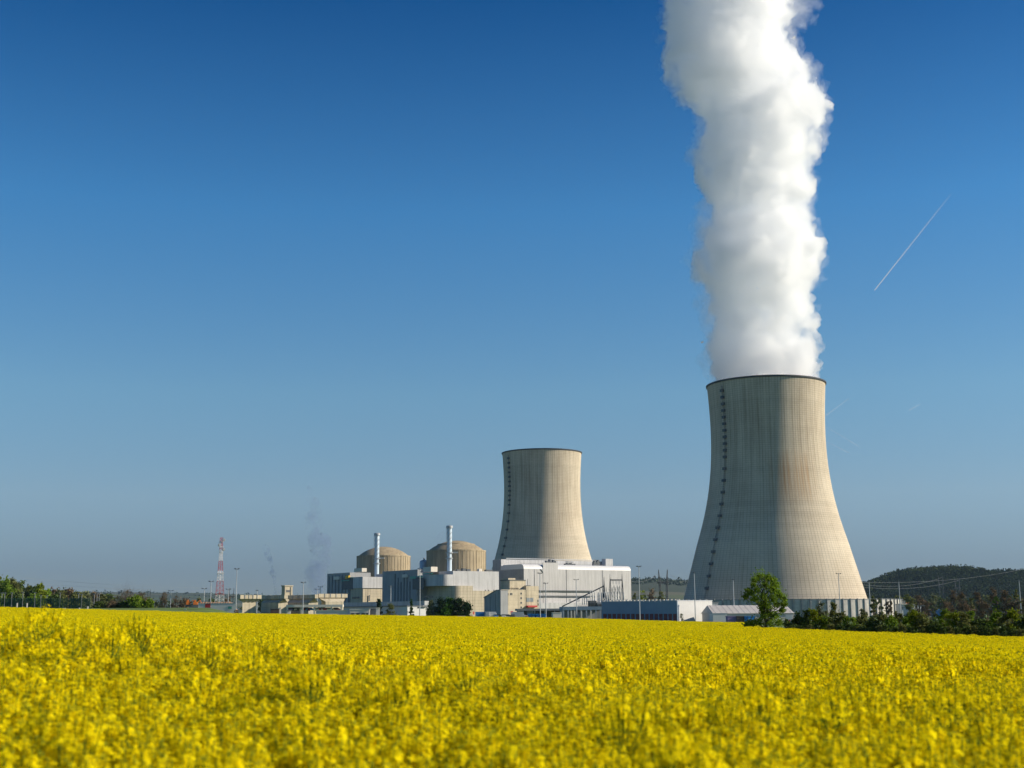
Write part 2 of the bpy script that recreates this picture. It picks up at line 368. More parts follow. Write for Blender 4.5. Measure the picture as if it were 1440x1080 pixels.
# wooded hill, one mass of crowns
def forest(name, n, fpos, r, label, per=26, leaf=2.2, m=None):
    cs = []; rs = []
    while len(cs) < n:
        p = fpos()
        if p is None: continue
        rr = r*(.6+.8*rng.random()); cs.append((p[0], p[1], p[2]+rr*.3)); rs.append(rr)
    o = qmesh(name, leaf_quads(cs, rs, per, leaf, .9, cut=.8), m or LH); tag(o, label, 'forest', kind='stuff'); return o
def posC():
    px = 1195+rng.random()*290; y = 2300-rng.random()**1.3*500+60; x = rat(px)*y
    z = hillC(x, y)
    return (x, y, z) if z > 0 else None
forest('hillside_forest', 3600, posC, 7, 'dark wooded hill rising behind the right edge of the field', 40, 2.8)
forest('hilltop_spring_wood', 260, lambda: (lambda px, y: (rat(px)*y, y, hillC(rat(px)*y, y)))(1210+rng.random()*170, 2300-rng.random()*90), 7, 'paler green crowns along the crest of the right hill', 34, 2.6, LH2)
def posB():
    px = 870+rng.random()*150; y = 4200-rng.random()*260; x = rat(px)*y; return (x, y, hillB(x, y)-9)
forest('distant_ridge_wood', 300, posB, 14, 'blue hazy wood along the far ridge between hall and tower', 40, 5)
def posA():
    px = -30+rng.random()*500; y = 6500-rng.random()*300; x = rat(px)*y; return (x, y, hillA(x, y)-20)
forest('horizon_wood', 600, posA, 20, 'blue hazy wood low on the horizon at far left', 30, 8)

# ---------------------------------------------------------------- generic oriented building at a corner
AL = R(35)
class Site:
    """local +x runs along the sunlit face (screen right, receding), local +y along the shaded face (screen left, receding)"""
    def __init__(s, name, label, cat, xc, xl, xr, Y, ytop, al=AL, z0=None, group=None):
        r = rat(xc); s.Y = Y; s.C = Vector((r*Y, Y, 0)); s.al = al
        s.z0 = gz(s.C.x, Y) if z0 is None else z0; s.px = xc
        s.L = s.tx(xr); s.W = s.ty(xl); s.H = zat(xc, ytop, Y)-s.z0
        s.root = empty(name, (s.C.x, Y, s.z0), al, label, cat, group)
    def tx(s, px, y=0):
        """local x of the point on the line y=const that shows at column px"""
        r = rat(px); cx = s.C.x-math.sin(s.al)*y; cyy = s.Y+math.cos(s.al)*y
        return (r*cyy-cx)/(math.cos(s.al)-r*math.sin(s.al))
    def ty(s, px, x=0):
        r = rat(px); cx = s.C.x+math.cos(s.al)*x; cyy = s.Y+math.sin(s.al)*x
        return (cx-r*cyy)/(math.sin(s.al)+r*math.cos(s.al))
    def z(s, px, py, x=0, y=0):
        Yw = s.Y+math.sin(s.al)*x+math.cos(s.al)*y; return zat(px, py, Yw)-s.z0
    def box(s, name, m, x0, x1, y0, y1, z0, z1, bevel=0, parent=None):
        return MB().box(x0, x1, y0, y1, z0, z1).build(name, m, parent or s.root, bevel=bevel)
    def window_x(s, px0, px1, py0, py1, name='window', m='glass', dep=.06, y=0, frame=True):
        """opening in the sunlit face seen between those columns and rows"""
        a = s.tx(px0, y); b = s.tx(px1, y); z1 = s.z(px0, py0, a, y); z0 = s.z(px0, py1, a, y)
        o = MB().box(a, b, y-dep, y+.2, z0, z1).build(name, m, s.root)
        if frame:
            f = .12; g = MB().box(a-f, b+f, y-dep-.08, y+.1, z1, z1+f).box(a-f, b+f, y-dep-.14, y+.1, z0-f, z0)
            g.build('frame', 'midgrey', o)
        return o

# ---------------------------------------------------------------- cooling towers
PROF_PTS = [(10, 67.6), (12, 67.0), (22, 64.2), (33, 61.3), (43, 58.5), (53, 55.8), (63, 52.8), (73, 50.0), (83, 47.7), (93, 45.8), (103, 44.4), (112, 43.4), (123, 42.7), (134, 42.4), (146, 42.5), (158, 43.0), (168, 43.6), (176, 44.2)]
def prof_r(z):
    zs = [p[0] for p in PROF_PTS]; rs = [p[1] for p in PROF_PTS]; return float(np.interp(z, zs, rs))
def cooling_tower(name, loc, label):
    root = empty(name, loc, 0, label, 'cooling tower', 'hyperboloid cooling towers of the plant')
    zs = np.linspace(10, 176, 60); k = np.array([prof_r(z) for z in zs]); kk = k.copy(); kk[1:-1] = (k[:-2]+k[1:-1]*2+k[2:])/4
    n = 160; prof = [(r, z) for r, z in zip(kk, zs)]
    me = D.meshes.new('shell'); V = [(r*math.cos(2*PI*i/n), r*math.sin(2*PI*i/n), z) for r, z in prof for i in range(n)]
    Fc = [(j*n+i, j*n+(i+1) % n, (j+1)*n+(i+1) % n, (j+1)*n+i) for j in range(len(prof)-1) for i in range(n)]
    m = len(V); inner = [(r-.6, z) for r, z in prof]
    V += [(r*math.cos(2*PI*i/n), r*math.sin(2*PI*i/n), z) for r, z in inner for i in range(n)]
    Fc += [(m+j*n+i, m+(j+1)*n+i, m+(j+1)*n+(i+1) % n, m+j*n+(i+1) % n) for j in range(len(prof)-1) for i in range(n)]
    me.from_pydata(V, [], Fc); me.update(); me.shade_smooth(); uv = me.uv_layers.new(name='UVMap')
    UV = []
    for f in Fc:
        js = [(v % m)//n for v in f]; ii = [(v % m) % n for v in f]
        if max(ii)-min(ii) > 1: ii = [x if x else n for x in ii]
        UV += [c for a, b in zip(ii, js) for c in (a/n*2.35*128, float(zs[b]))]
    uv.data.foreach_set('uv', UV); me.materials.append(M['tower'])
    sh = D.objects.new('shell', me); COL.objects.link(sh); sh.parent = root
    MB().lathe([(44.2, 175.0), (44.9, 175.2), (45.0, 176.3), (43.4, 176.3), (43.3, 175.2)], 160).build('rim', 'rim', root, smooth=False)
    MB().lathe([(67.7, 9.0), (68.6, 9.0), (68.3, 11.0), (67.2, 11.4), (66.6, 10)], 160).build('bottom_lip', 'lip', root)
    c = MB()
    for i in range(44):
        a = 2*PI*i/44
        for s in (-1, 1):
            b = a+s*PI/44*.95
            c.tube((69.5*math.cos(a), 69.5*math.sin(a), -1), (67.6*math.cos(b), 67.6*math.sin(b), 10), .5, .45, 6)
    c.build('leg_ring', 'basin', root); root_parts = root
    # ladder with rest platforms, on the side towards the sun's far side
    az = math.atan2(-1, 0)-R(57)
    def P(z, off): r = prof_r(z)+off; return (r*math.cos(az), r*math.sin(az), z)
    lad = MB(); zz = np.linspace(14, 172, 60)
    t = Vector((-math.sin(az), math.cos(az), 0))
    for z0, z1 in zip(zz[:-1], zz[1:]):
        for s in (-.5, .5): lad.tube(Vector(P(z0, .8))+t*s, Vector(P(z1, .8))+t*s, .13, None, 4, False)
    for z in np.arange(14, 172, 1.6): lad.tube(Vector(P(z, .8))-t*.5, Vector(P(z, .8))+t*.5, .07, None, 4)
    lad.build('ladder', 'darkgrey', root)
    for z in list(np.arange(168, 122, -5.0))+list(np.arange(118, 14, -8.8)):
        p = Vector(P(z, .1)); nrm = Vector((math.cos(az), math.sin(az), 0)); q = MB(); 
        vs = [p+t*sx*1.3+nrm*sy+Vector((0, 0, sz)) for sz in (-1.0, 1.0) for sx, sy in ((-1, -.4), (1, -.4), (1, 1.8), (-1, 1.8))]
        q.add(vs, [(3,2,1,0),(4,5,6,7),(0,1,5,4),(1,2,6,5),(2,3,7,6),(3,0,4,7)]); q.build('ladder_platform', 'darkgrey', root)
    # outer basin wall with pilasters
    RB, HB = 92.0, 12.2
    MB().lathe([(RB, -1), (RB, HB), (RB-.5, HB), (RB-.5, -1)], 200).build('basin_wall', 'basin', root)
    MB().lathe([(RB+.25, HB), (RB+.25, HB+.45), (RB-.7, HB+.45), (RB-.7, HB)], 200).build('wall_coping', 'midgrey', root)
    for i in range(98):
        a = 2*PI*(i+.5)/98; nx, ny = math.cos(a), math.sin(a); q = MB()
        vs = [(nx*(RB+o)-ny*s, ny*(RB+o)+nx*s, z) for z in (-1, HB+.7) for o, s in ((-.1, -.2), (-.1, .2), (.8, .2), (.8, -.2))]
        q.add(vs, [(3,2,1,0),(4,5,6,7),(0,1,5,4),(1,2,6,5),(2,3,7,6),(3,0,4,7)]); q.build('pilaster', 'midgrey', root)
    root.scale = (1, 1, (zat(1074, 541.5, 985)+2)/176.3); return root
# depth axis fit: right tower centre column 1088, left one 763
YT = 985.0; TX = rat(1088.5, 838)*YT
tower_near = cooling_tower('cooling_tower', (TX, YT, -2.0), 'large steaming cooling tower with rust stain at mid height')
Y2 = 1440.0; T2X = rat(763.5, 790)*Y2
tower_far = copy_tree(tower_near); tower_far.location = (T2X, Y2, -2.0); tower_far.scale = (.985, .985, (zat(760, 637, Y2)+2)/176.3)
_sh = [c for c in COL.objects if c.parent == tower_far and c.name.startswith('shell')][0]; _sh.data = _sh.data.copy(); _sh.data.materials[0] = M['tower_plain']
tower_far['label'] = 'smaller cooling tower without steam, behind the white turbine hall'

# ---------------------------------------------------------------- steam plume
def plume(name, outline, Y, dens, col, label, cat, voxel, z_lo=None, absorb=None, aniso=.3, disp=((26, 9), (9, 4.5)), spheres=26, mscale=1.0, seed=3, billow=None, bscale=1/20):
    """outline: (py, left px, right px) from the bottom up"""
    mb = MB(); pts = []
    rr = random.Random(seed)
    ysl = [o[0] for o in outline]; n = spheres*len(outline)
    bm_v = []; bm_f = []
    import bmesh
    b = bmesh.new()
    py0, py1 = outline[0][0], outline[-1][0]; steps = int(abs(py0-py1)/1850*Y/ (4*mscale))+2
    for i in range(steps):
        py = py0+(py1-py0)*i/(steps-1)
        xl = np.interp(-py, [-o[0] for o in outline], [o[1] for o in outline]); xr = np.interp(-py, [-o[0] for o in outline], [o[2] for o in outline])
        cz = zat((xl+xr)/2, py, Y); k = 1/math.cos(math.atan2(cz, Y))  # depth grows little with height
        Xl = rat(xl, py)*Y; Xr = rat(xr, py)*Y; cx = (Xl+Xr)/2; hw = (Xr-Xl)/2*.97
        first = (i < 3 and z_lo is not None)
        b_ = bmesh.ops.create_icosphere(b, subdivisions=2, radius=1, matrix=Matrix.Translation((cx, Y, cz)) @ Matrix.Diagonal((hw*(.98 if first else .84), hw*(.96 if first else .8), 7*mscale, 1)))
        for _ in range(6):
            a = rr.random()*2*PI; r = hw*(.14+.32*rr.random()**1.3); 
            d = (hw-r*.95)*(.9+.16*rr.random()); yy = Y+math.sin(a)*d*.9; f = 1
            x = cx+math.cos(a)*d
            if first: r *= .6
            bmesh.ops.create_icosphere(b, subdivisions=2, radius=r, matrix=Matrix.Translation((x, yy, cz+(rr.random()-.5)*6*mscale)))
    me = D.meshes.new(name); b.to_mesh(me); b.free()
    o = D.objects.new(name, me); COL.objects.link(o)
    rm = o.modifiers.new('remesh', 'REMESH'); rm.mode = 'VOXEL'; rm.voxel_size = voxel
    sm = o.modifiers.new('smooth', 'SMOOTH'); sm.iterations = 6; sm.factor = .6
    for k, (size, st) in enumerate(disp):
        tx = D.textures.new(name+' billow', 'CLOUDS'); tx.noise_scale = size; tx.noise_depth = 4 if k == 0 else 4; tx.noise_type = 'HARD_NOISE' if k else 'SOFT_NOISE'
        dm = o.modifiers.new('displace', 'DISPLACE'); dm.texture = tx; dm.texture_coords = 'LOCAL'; dm.strength = st; dm.mid_level = .5 if k == 0 else .35
    m = D.materials.new(label[:30]); m.use_nodes = True; nn = m.node_tree.nodes; ll = m.node_tree.links; nn.remove(nn['Principled BSDF'])
    if absorb == 0:
        v = nn.new('ShaderNodeVolumeScatter'); v.inputs['Color'].default_value = (*col, 1); v.inputs['Density'].default_value = dens; v.inputs['Anisotropy'].default_value = aniso
    else:
        v = nn.new('ShaderNodeVolumePrincipled'); v.inputs['Color'].default_value = (*col, 1); v.inputs['Density'].default_value = dens; v.inputs['Anisotropy'].default_value = aniso
    ll.new(v.outputs[0], nn['Material Output'].inputs['Volume']); me.materials.append(m)
    m.cycles.homogeneous_volume = not billow
    if billow:       # lumpy water droplets: dense billows with thinner seams between them
        tc = nn.new('ShaderNodeTexCoord'); nz = nn.new('ShaderNodeTexNoise'); ll.new(tc.outputs['Object'], nz.inputs['Vector']); nz.inputs['Scale'].default_value = bscale; nz.inputs['Detail'].default_value = 4; nz.inputs['Distortion'].default_value = .3
        mr = nn.new('ShaderNodeMapRange'); ll.new(nz.outputs[0], mr.inputs[0]); mr.inputs[1].default_value = .43; mr.inputs[2].default_value = .58; mr.inputs[3].default_value = billow[0]; mr.inputs[4].default_value = billow[1]
        ll.new(mr.outputs[0], v.inputs['Density'])
    if z_lo is not None: pass
    return tag(o, label, cat, kind='stuff')
OUT = [(560, 998, 1150), (540, 994, 1154), (529, 993, 1153), (490, 991, 1150), (451, 986, 1148), (426, 996, 1142), (405, 1001, 1150), (394, 972, 1157), (374, 970, 1155), (348, 964, 1159), (322, 978, 1144), (304, 1000, 1131),
       (270, 985, 1142), (250, 980, 1152), (225, 970, 1157), (207, 971, 1158), (180, 982, 1164), (160, 990, 1164), (140, 985, 1160), (125, 952, 1152), (107, 932, 1136), (87, 927, 1124), (70, 930, 1113), (50, 934, 1111), (20, 927, 1121), (0, 935, 1120), (-40, 925, 1120), (-90, 930, 1140), (-140, 940, 1150)]
sp_ = plume('steam_plume', OUT, YT, .05, (.970, .974, .981), 'tall white steam plume billowing up from the larger cooling tower', 'steam', 1.9, z_lo=170, aniso=.6, disp=((30, 16), (12, 11), (4, 3.5)), billow=(.014, .2))

# thin torn veil of vapour round the dense column
OW = [(548, 994, 1154), (500, 984, 1153), (451, 977, 1154), (405, 975, 1158), (374, 960, 1161), (348, 954, 1166), (304, 985, 1143), (270, 978, 1150), (225, 962, 1163), (180, 972, 1170), (140, 966, 1166), (120, 930, 1158), (87, 918, 1134), (50, 925, 1124), (20, 918, 1150), (0, 924, 1152), (-40, 915, 1135), (-140, 930, 1160)]
wv = plume('vapour_veil', OW, YT, .007, (.98, .985, .99), 'thin torn veil of vapour around the dense steam column', 'steam', 2.4, z_lo=170, aniso=.35, disp=((22, 22), (9, 10), (4, 4)), seed=11, billow=(0, .022), bscale=1/14)
wv.parent = sp_; del wv['category']; del wv['kind']
# ---------------------------------------------------------------- faint smoke wisps at left
SM = (.40, .50, .70)
plume('smoke_wisp', [(838, 385, 389), (815, 382, 390), (795, 377, 386), (780, 372, 384), (768, 369, 378)], 1500, .07, SM, 'thin blue grey smoke wisp above the concrete filter houses', 'smoke', 1.0, absorb=1, disp=((9, 7), (3, 3)), mscale=.6, billow=(.0, .12), bscale=1/6)
plume('smoke_wisp', [(830, 425, 460), (800, 427, 466), (775, 430, 470), (762, 429, 471), (750, 430, 456), (730, 429, 456), (712, 430, 453), (695, 431, 440), (685, 431, 436)], 1500, .026, SM, 'broad faint smoke wisp left of the reactor buildings', 'smoke', 1.5, absorb=1, disp=((16, 15), (6, 7)), mscale=.8, billow=(.0, .045), bscale=1/12)
plume('smoke_wisp', [(768, 609, 614), (758, 611, 622), (750, 615, 626)], 1500, .025, SM, 'small faint smoke wisp left of the second reactor dome', 'smoke', .8, absorb=1, disp=((8, 4), (3, 1.5)), mscale=.5)

# ---------------------------------------------------------------- reactors
def reactor(label, xl, xr, ytop, ydome, Y, ring):
    u = rat((xl+xr)/2, ytop); r = (rat(xr, ytop)-rat(xl, ytop))/2*Y; x = u*Y; z0 = -2
    H = zat((xl+xr)/2, ytop, Y)-z0; HD = zat((xl+xr)/2, ydome, Y)-z0
    root = empty('reactor_building', (x, Y, z0), 0, label, 'reactor building', 'domed reactor buildings')
    d = MB()
    n = 96; prof = [(r, -1), (r, H-1.2), (r+.25, H-1.1), (r+.25, H), (r-1.1, H)]
    d.lathe(prof, n).build('drum', 'drum', root)
    rib = MB()
    for i in range(48):
        a = 2*PI*i/48; c, s = math.cos(a), math.sin(a)
        vs = [(c*(r+o)-s*t, s*(r+o)+c*t, z) for z in (0, H-1.3) for o, t in ((-.1, -.16), (-.1, .16), (.18, .16), (.18, -.16))]
        rib.add(vs, [(3,2,1,0),(4,5,6,7),(0,1,5,4),(1,2,6,5),(2,3,7,6),(3,0,4,7)])
    rib.build('wall_ribs', 'drum', root)
    hd = HD-H; rd = r-1.2; RR = (rd*rd+hd*hd)/(2*hd); am = math.asin(rd/RR)
    pr = [(RR*math.sin(am*(1-i/14)), H-.2+RR*math.cos(am*(1-i/14))-RR+hd) for i in range(14)]+[(0.01, H+hd-.2)]
    MB().lathe(pr, n).build('dome', 'dome', root, smooth=True)
    if ring:
        a = am*.62; zz = H+RR*math.cos(a)-RR+hd
        MB().lathe([(RR*math.sin(a)+.6, zz-.5), (RR*math.sin(a)+.3, zz+.35), (RR*math.sin(a)-.6, zz+.35)], n).build('dome_ring', 'dome', root)
    return root, x, r, H
reactor('left reactor drum with low plain ochre dome', 502, 577, 782, 768.5, 1235, False)
reactor('right reactor drum with taller stepped ochre dome', 600, 683, 774.5, 760, 1125, True)
def stack(label, px, ytop, ybot, Y, wpx):
    x = rat(px, (ytop+ybot)/2)*Y; z0 = gz(x, Y); H = zat(px, ytop, Y)-z0; r = wpx/2/1850*Y
    root = empty('ventilation_stack', (x, Y, z0), 0, label, 'vent stack', 'striped steel ventilation stacks')
    MB().lathe([(r, 0), (r, H-2.2)], 28).build('flue', M['stackwhite'], root, smooth=True)
    MB().lathe([(r*1.02, H-2.4), (r*1.45, H-2.0), (r*1.45, H-.5), (r*1.1, H), (r*.8, H)], 28).build('crown_platform', 'galv', root)
    sp = MB()                                         # helical strakes on the top third
    for k in range(3):
        pr = None
        for i in range(60):
            a = 2*PI*(k/3+i/26); z = H*.62+(H*.36)*i/59; p = (r*1.04*math.cos(a), r*1.04*math.sin(a), z)
            if pr: sp.tube(pr, p, .22, None, 4, False)
            pr = p
    sp.build('strake', 'galv', root)
    zb = zat(px, ytop+(ybot-ytop)*.58, Y)-z0
    for dz in (0, -4.5):
        MB().lathe([(r, zb+dz), (r+1.2, zb+dz), (r+1.2, zb+dz+.5), (r, zb+dz+.5)], 28).build('gallery', 'galv', root)
    MB().box(r*.6, r+5, -.8, .8, zb, zb+1.1).build('duct', 'whitepl', root)
    ld = MB().tube((-r-.6, -.4, H*.3), (-r-.6, -.4, H-2), .1, None, 4).tube((-r-.6, .4, H*.3), (-r-.6, .4, H-2), .1, None, 4)
    for z in np.arange(H*.3, H-2, 2): ld.tube((-r-.6, -.4, z), (-r-.6, .4, z), .08, None, 4)
    ld.build('ladder', 'midgrey', root)
M['stackwhite'] = mat('pale blue white stack paint', (.55, .66, .74), .35, .05, .5)
stack('shorter vent stack before the left reactor dome', 530, 749.5, 812, 1203, 6.2)
stack('taller vent stack before the right reactor dome', 632, 739, 806, 1092, 6.6)

# ---------------------------------------------------------------- annex of the left reactor
s = Site('reactor_annexe', 'grey and beige annexe below the left reactor with open shaded bay', 'building', 509.5, 459, 552, 1165, 811)
zc = s.z(509, 827)
s.box('beige_wall', 'beige', .9, s.L-.6, .9, s.W*.35, -1, zc); s.box('cladding', 'clad', 0, s.L, 0, s.W*.35, zc, s.H)
x1 = s.tx(538); s.box('roof_step', 'clad', x1, s.L-.01, .02, 12, s.H, s.z(540, 807, x1))
hL = s.z(480, 806, 0, s.W*.7)
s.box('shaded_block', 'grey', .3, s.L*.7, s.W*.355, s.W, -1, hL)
s.box('roof_room', 'whitepl', .2, 5, s.ty(508), s.ty(497), hL, hL+3.2)
rf = MB(); a, b = s.ty(490), s.ty(462)
for k in range(7):
    yy = a+(b-a)*k/6; rf.box(-.12, .1, yy-.4, yy+.4, 3+k % 3, hL-2)
rf.build('wall_ducts', 'darkgrey', s.root)
s.box('loading_bay', 'darkgrey', -.1, .1, s.ty(496), s.ty(482), s.z(490, 829, 0, 30), s.z(490, 812, 0, 30))
s.box('hoist', 'whitepl', -1.2, .2, s.ty(478), s.ty(470), s.z(474, 815, 0, 40), s.z(474, 810.5, 0, 40))
s.box('crane_cab', 'yellow', -1.5, .2, s.ty(491.5), s.ty(487), s.z(489, 813.5, 0, 30), s.z(489, 809.5, 0, 30))
s.box('pipe', 'teal', -.5, -.05, s.ty(491), s.ty(480), s.z(485, 817, 0, 30), s.z(485, 815.8, 0, 30))
s.box('pipe', 'teal', -.5, -.05, s.ty(496), s.ty(490.5), s.z(493, 813, 0, 25), s.z(493, 811.8, 0, 25))
for k in range(5): s.box('window', 'glass', -.06, .1, s.ty(496.5+k*2.1), s.ty(495.3+k*2.1), s.z(496, 842, 0, 20), s.z(496, 839.5, 0, 20))
s.window_x(518.5, 520, 837, 845, 'door', 'darkgrey')
MB().tube((6, 3, s.H), (6, 3, s.H+4), .15, .1, 5).tube((9, 4, s.H), (9, 4, s.H+2.5), .4, .4, 6).build('roof_vent', 'galv', s.root)

# ---------------------------------------------------------------- fuel building of the right reactor
s = Site('fuel_building', 'pale fuel building with rounded beige base under the right reactor', 'building', 636, 552, 702, 1062, 808)
def rounded(xa, xb, ya, yb, r, n=10):
    p = [(xa+r-r*math.sin(t*PI/2/n), ya+r-r*math.cos(t*PI/2/n)) for t in range(n+1)]
    return p+[(xa, yb), (xb, yb), (xb, ya)]
zc1 = s.z(636, 823.5)
xm = s.tx(665)
MB().prism(rounded(0, xm, 0, s.W*.42, 8), -1, zc1, 'Z').build('beige_base', 'beige', s.root)
zc2 = s.z(680, 830.5, xm)
s.box('low_beige_wing', 'beige', xm, s.L, .4, 20, -1, zc2)
y_up = 4.0; xu0 = s.tx(620, y_up)
xs2 = s.tx(658, y_up); xe = s.tx(702, y_up)
MB().prism(rounded(xu0, xs2, y_up, s.W*.42+y_up, 7), zc1-.01, s.z(640, 807.5, xu0, y_up), 'Z').build('upper_cladding', 'clad', s.root)
s.box('upper_block', 'clad', xs2-14, xe, y_up+.3, y_up+22, zc2-.5, s.z(670, 803, xs2, y_up))
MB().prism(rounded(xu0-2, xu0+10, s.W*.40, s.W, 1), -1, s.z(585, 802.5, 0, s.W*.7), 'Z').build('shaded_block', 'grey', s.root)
zt = s.z(604, 805, 0, s.W*.42)
s.box('roof_room', 'whitepl', xu0-2.1, xu0+4, s.ty(609, xu0), s.ty(598, xu0), zt-.2, zt+3.8)
xq = xu0-2
s.box('hoist', 'whitepl', xq-1.2, xq+.2, s.ty(574, xq), s.ty(567, xq), s.z(570, 812, 0, 45), s.z(570, 807.5, 0, 45))
s.box('pipe', 'teal', xq-.5, xq-.05, s.ty(585, xq), s.ty(577, xq), s.z(580, 814, 0, 40), s.z(580, 810.5, 0, 40))
s.box('pipe', 'teal', xq-.5, xq-.05, s.ty(594, xq), s.ty(587, xq), s.z(590, 811.5, 0, 35), s.z(590, 810.3, 0, 35))
s.box('pipe', 'teal', xq-.5, xq-.05, s.ty(608, xq), s.ty(594, xq), s.z(600, 808, 0, 30), s.z(600, 806.8, 0, 30))
s.box('loading_bay', 'darkgrey', xq-.1, xq+.1, s.ty(596, xq), s.ty(580, xq), s.z(590, 829, 0, 35), s.z(590, 813, 0, 35))
for k in range(6):
    s.box('wall_duct', 'darkgrey', xq-.3, xq+.1, s.ty(556+k*4.2, xq), s.ty(555+k*4.2, xq), 2+k % 3*3, s.z(560, 806+k % 3*6, 0, 50))
for k in range(6): s.box('window', 'glass', xq-.06, xq+.1, s.ty(598.5+k*2.1, xq), s.ty(597+k*2.1, xq), s.z(600, 841, 0, 30), s.z(600, 838.5, 0, 30))
zr = s.z(670, 803, xs2, y_up)
rv = [(641, 645), (649, 653), (655, 660), (672, 676), (682, 691)]
for i, (p, q) in enumerate(rv):
    a, b = s.tx(p, 10), s.tx(q, 10); MB().box(a, b, 8, 11, zr-1 if p > 640 else 0, zr+(1.4, 2.3, 1.8, 2.2, 1.6)[i]).build('roof_unit', 'darkgrey' if i != 3 else 'whitepl', s.root)
for p in (682, 686.5, 694, 698): s.window_x(p, p+1.4, 829.3, 831, 'roof_fan', 'darkgrey', y=.3, frame=False)
rl = MB()
for k in range(26): rl.tube((xs2-14+k*2.2, y_up+.5, zr), (xs2-14+k*2.2, y_up+.5, zr+1.1), .05, None, 4)
rl.tube((xs2-14, y_up+.5, zr+1.1), (xs2-14+55, y_up+.5, zr+1.1), .06, None, 4); rl.build('roof_railing', 'midgrey', s.root)
s.window_x(664, 667, 860, 864, 'door', 'red', y=.4)

# reactor side tanks seen between the domes
root = empty('storage_tank', (rat(596)*1145, 1145, -2), 0, 'small grey tank left of the right reactor drum', 'tank')
zt = zat(596, 791, 1145)+2
MB().lathe([(4.0, 0), (4.0, zt), (3.2, zt+1.6), (.01, zt+2.4)], 24).build('shell', 'galv', root, smooth=True); MB().tube((0, 0, zt+2.2), (0, 0, zt+4), .8, .8, 8).build('vent', 'galv', root)

# ---------------------------------------------------------------- turbine hall
s = Site('turbine_hall', 'long white turbine hall with curved eaves below the far cooling tower', 'building', 737, 704, 888, 1165, 793)
H = s.H; W = s.W; L = s.L
eave = [(0, -1), (0, H-4.2), (.35, H-2.6), (1.3, H-1.1), (3.0, H-.25), (5, H), (W-5, H), (W-1, H-1.5), (W, H-4), (W, -1)]
MB().prism(eave[:2]+[(.01, H-4.19), (W-.01, H-4.19), (W, H-4), (W, -1)], 0, L, 'X').build('front_wall', 'hall', s.root)
MB().prism([(-.02, H-4.2)]+eave[2:8]+[(W+.02, H-4.2)], -.02, L+.02, 'X').build('curved_roof', 'hall_eave', s.root, smooth=False)
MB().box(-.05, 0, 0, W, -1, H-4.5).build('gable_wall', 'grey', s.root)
a, b = s.tx(764), s.tx(785); s.box('stair_bay', 'hall', a, b, -.25, .5, s.z(770, 853, a), s.z(770, 791, a))
for py, t in ((831, .9), (838.3, .9)):
    a, b = s.tx(757), s.tx(831); z = s.z(790, py, (a+b)/2); s.box('gantry_band', 'darkgrey', a, b, -1.6, .2, z-t/2, z+t/2)
a, b = s.tx(745), s.tx(850); z = s.z(790, 843, (a+b)/2); s.box('lower_annexe', 'clad', a, b, -6, 0, -1, z-3)
for p_ in (741, 747, 800, 812, 825, 856, 868, 880):      # louvres and doors low on the front
    s.window_x(p_, p_+3.2, 846 if p_ < 790 else 842.5, 851 if p_ < 790 else 845.5, 'louvre', 'midgrey', dep=.12)
for p_ in (752, 797, 848): a = s.tx(p_); MB().tube((a, -.25, 2), (a, -.25, H-4.3), .14, None, 6).build('downpipe', 'midgrey', s.root)
rr_ = MB()
for k in range(60): x_ = L*(k+.5)/60; rr_.tube((x_, 6, H-.1), (x_, 6, H+1.0), .05, None, 4)
rr_.tube((0, 6, H+1.0), (L, 6, H+1.0), .06, None, 4).tube((0, 6, H+.5), (L, 6, H+.5), .04, None, 4); rr_.build('roof_railing', 'midgrey', s.root)
# higher bay behind
yb = W+.2; xa = s.tx(705, yb)
hb = s.z(705, 786.5, xa, yb); xb = s.tx(862, yb)
s.box('high_bay', 'clad', xa, xb, yb, yb+s.ty(694, xa)-yb+1, -1, hb)
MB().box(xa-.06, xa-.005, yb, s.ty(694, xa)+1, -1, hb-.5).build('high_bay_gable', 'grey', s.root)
s.box('roof_room', 'clad', s.tx(851, yb-6), s.tx(861, yb-6), yb-8, yb-2, H-.2, s.z(855, 786, s.tx(851, yb), yb-6))
def roofjunk(s, p, q, py, y, m, nm='roof_equipment'):
    a, b = s.tx(p, y), s.tx(q, y); z1 = s.z(p, py, a, y); m_ = MB()
    for k in range(6):
        x = a+(b-a)*k/5; m_.box(x-.8, x+.9, y-1, y+1.5, H-.3, H+(z1-H)*(.4+.6*random.random()))
    m_.tube((a, y, z1), (b, y+1, z1-.6), .25, None, 5).build(nm, m, s.root)
roofjunk(s, 769, 781, 784, 20, 'darkgrey'); roofjunk(s, 796, 808, 789.5, 10, 'darkgrey'); roofjunk(s, 836, 842, 787, 16, 'darkgrey')
pl = MB(); pl.tube((s.tx(712, 28), 28, hb+.5), (s.tx(840, 28), 28, hb+.5), .35, None, 6)
for k in range(20): x = s.tx(712+k*6.6, 28); pl.tube((x, 28, hb-4), (x, 28, hb+1.2), .12, None, 4)
pl.build('roof_pipe', 'galv', s.root)
MB().prism([(s.tx(760), H-4.3), (s.tx(764), H-4.3), (s.tx(764), H-7)], -.6, .1, 'Y').build('eave_bracket', 'midgrey', s.root)

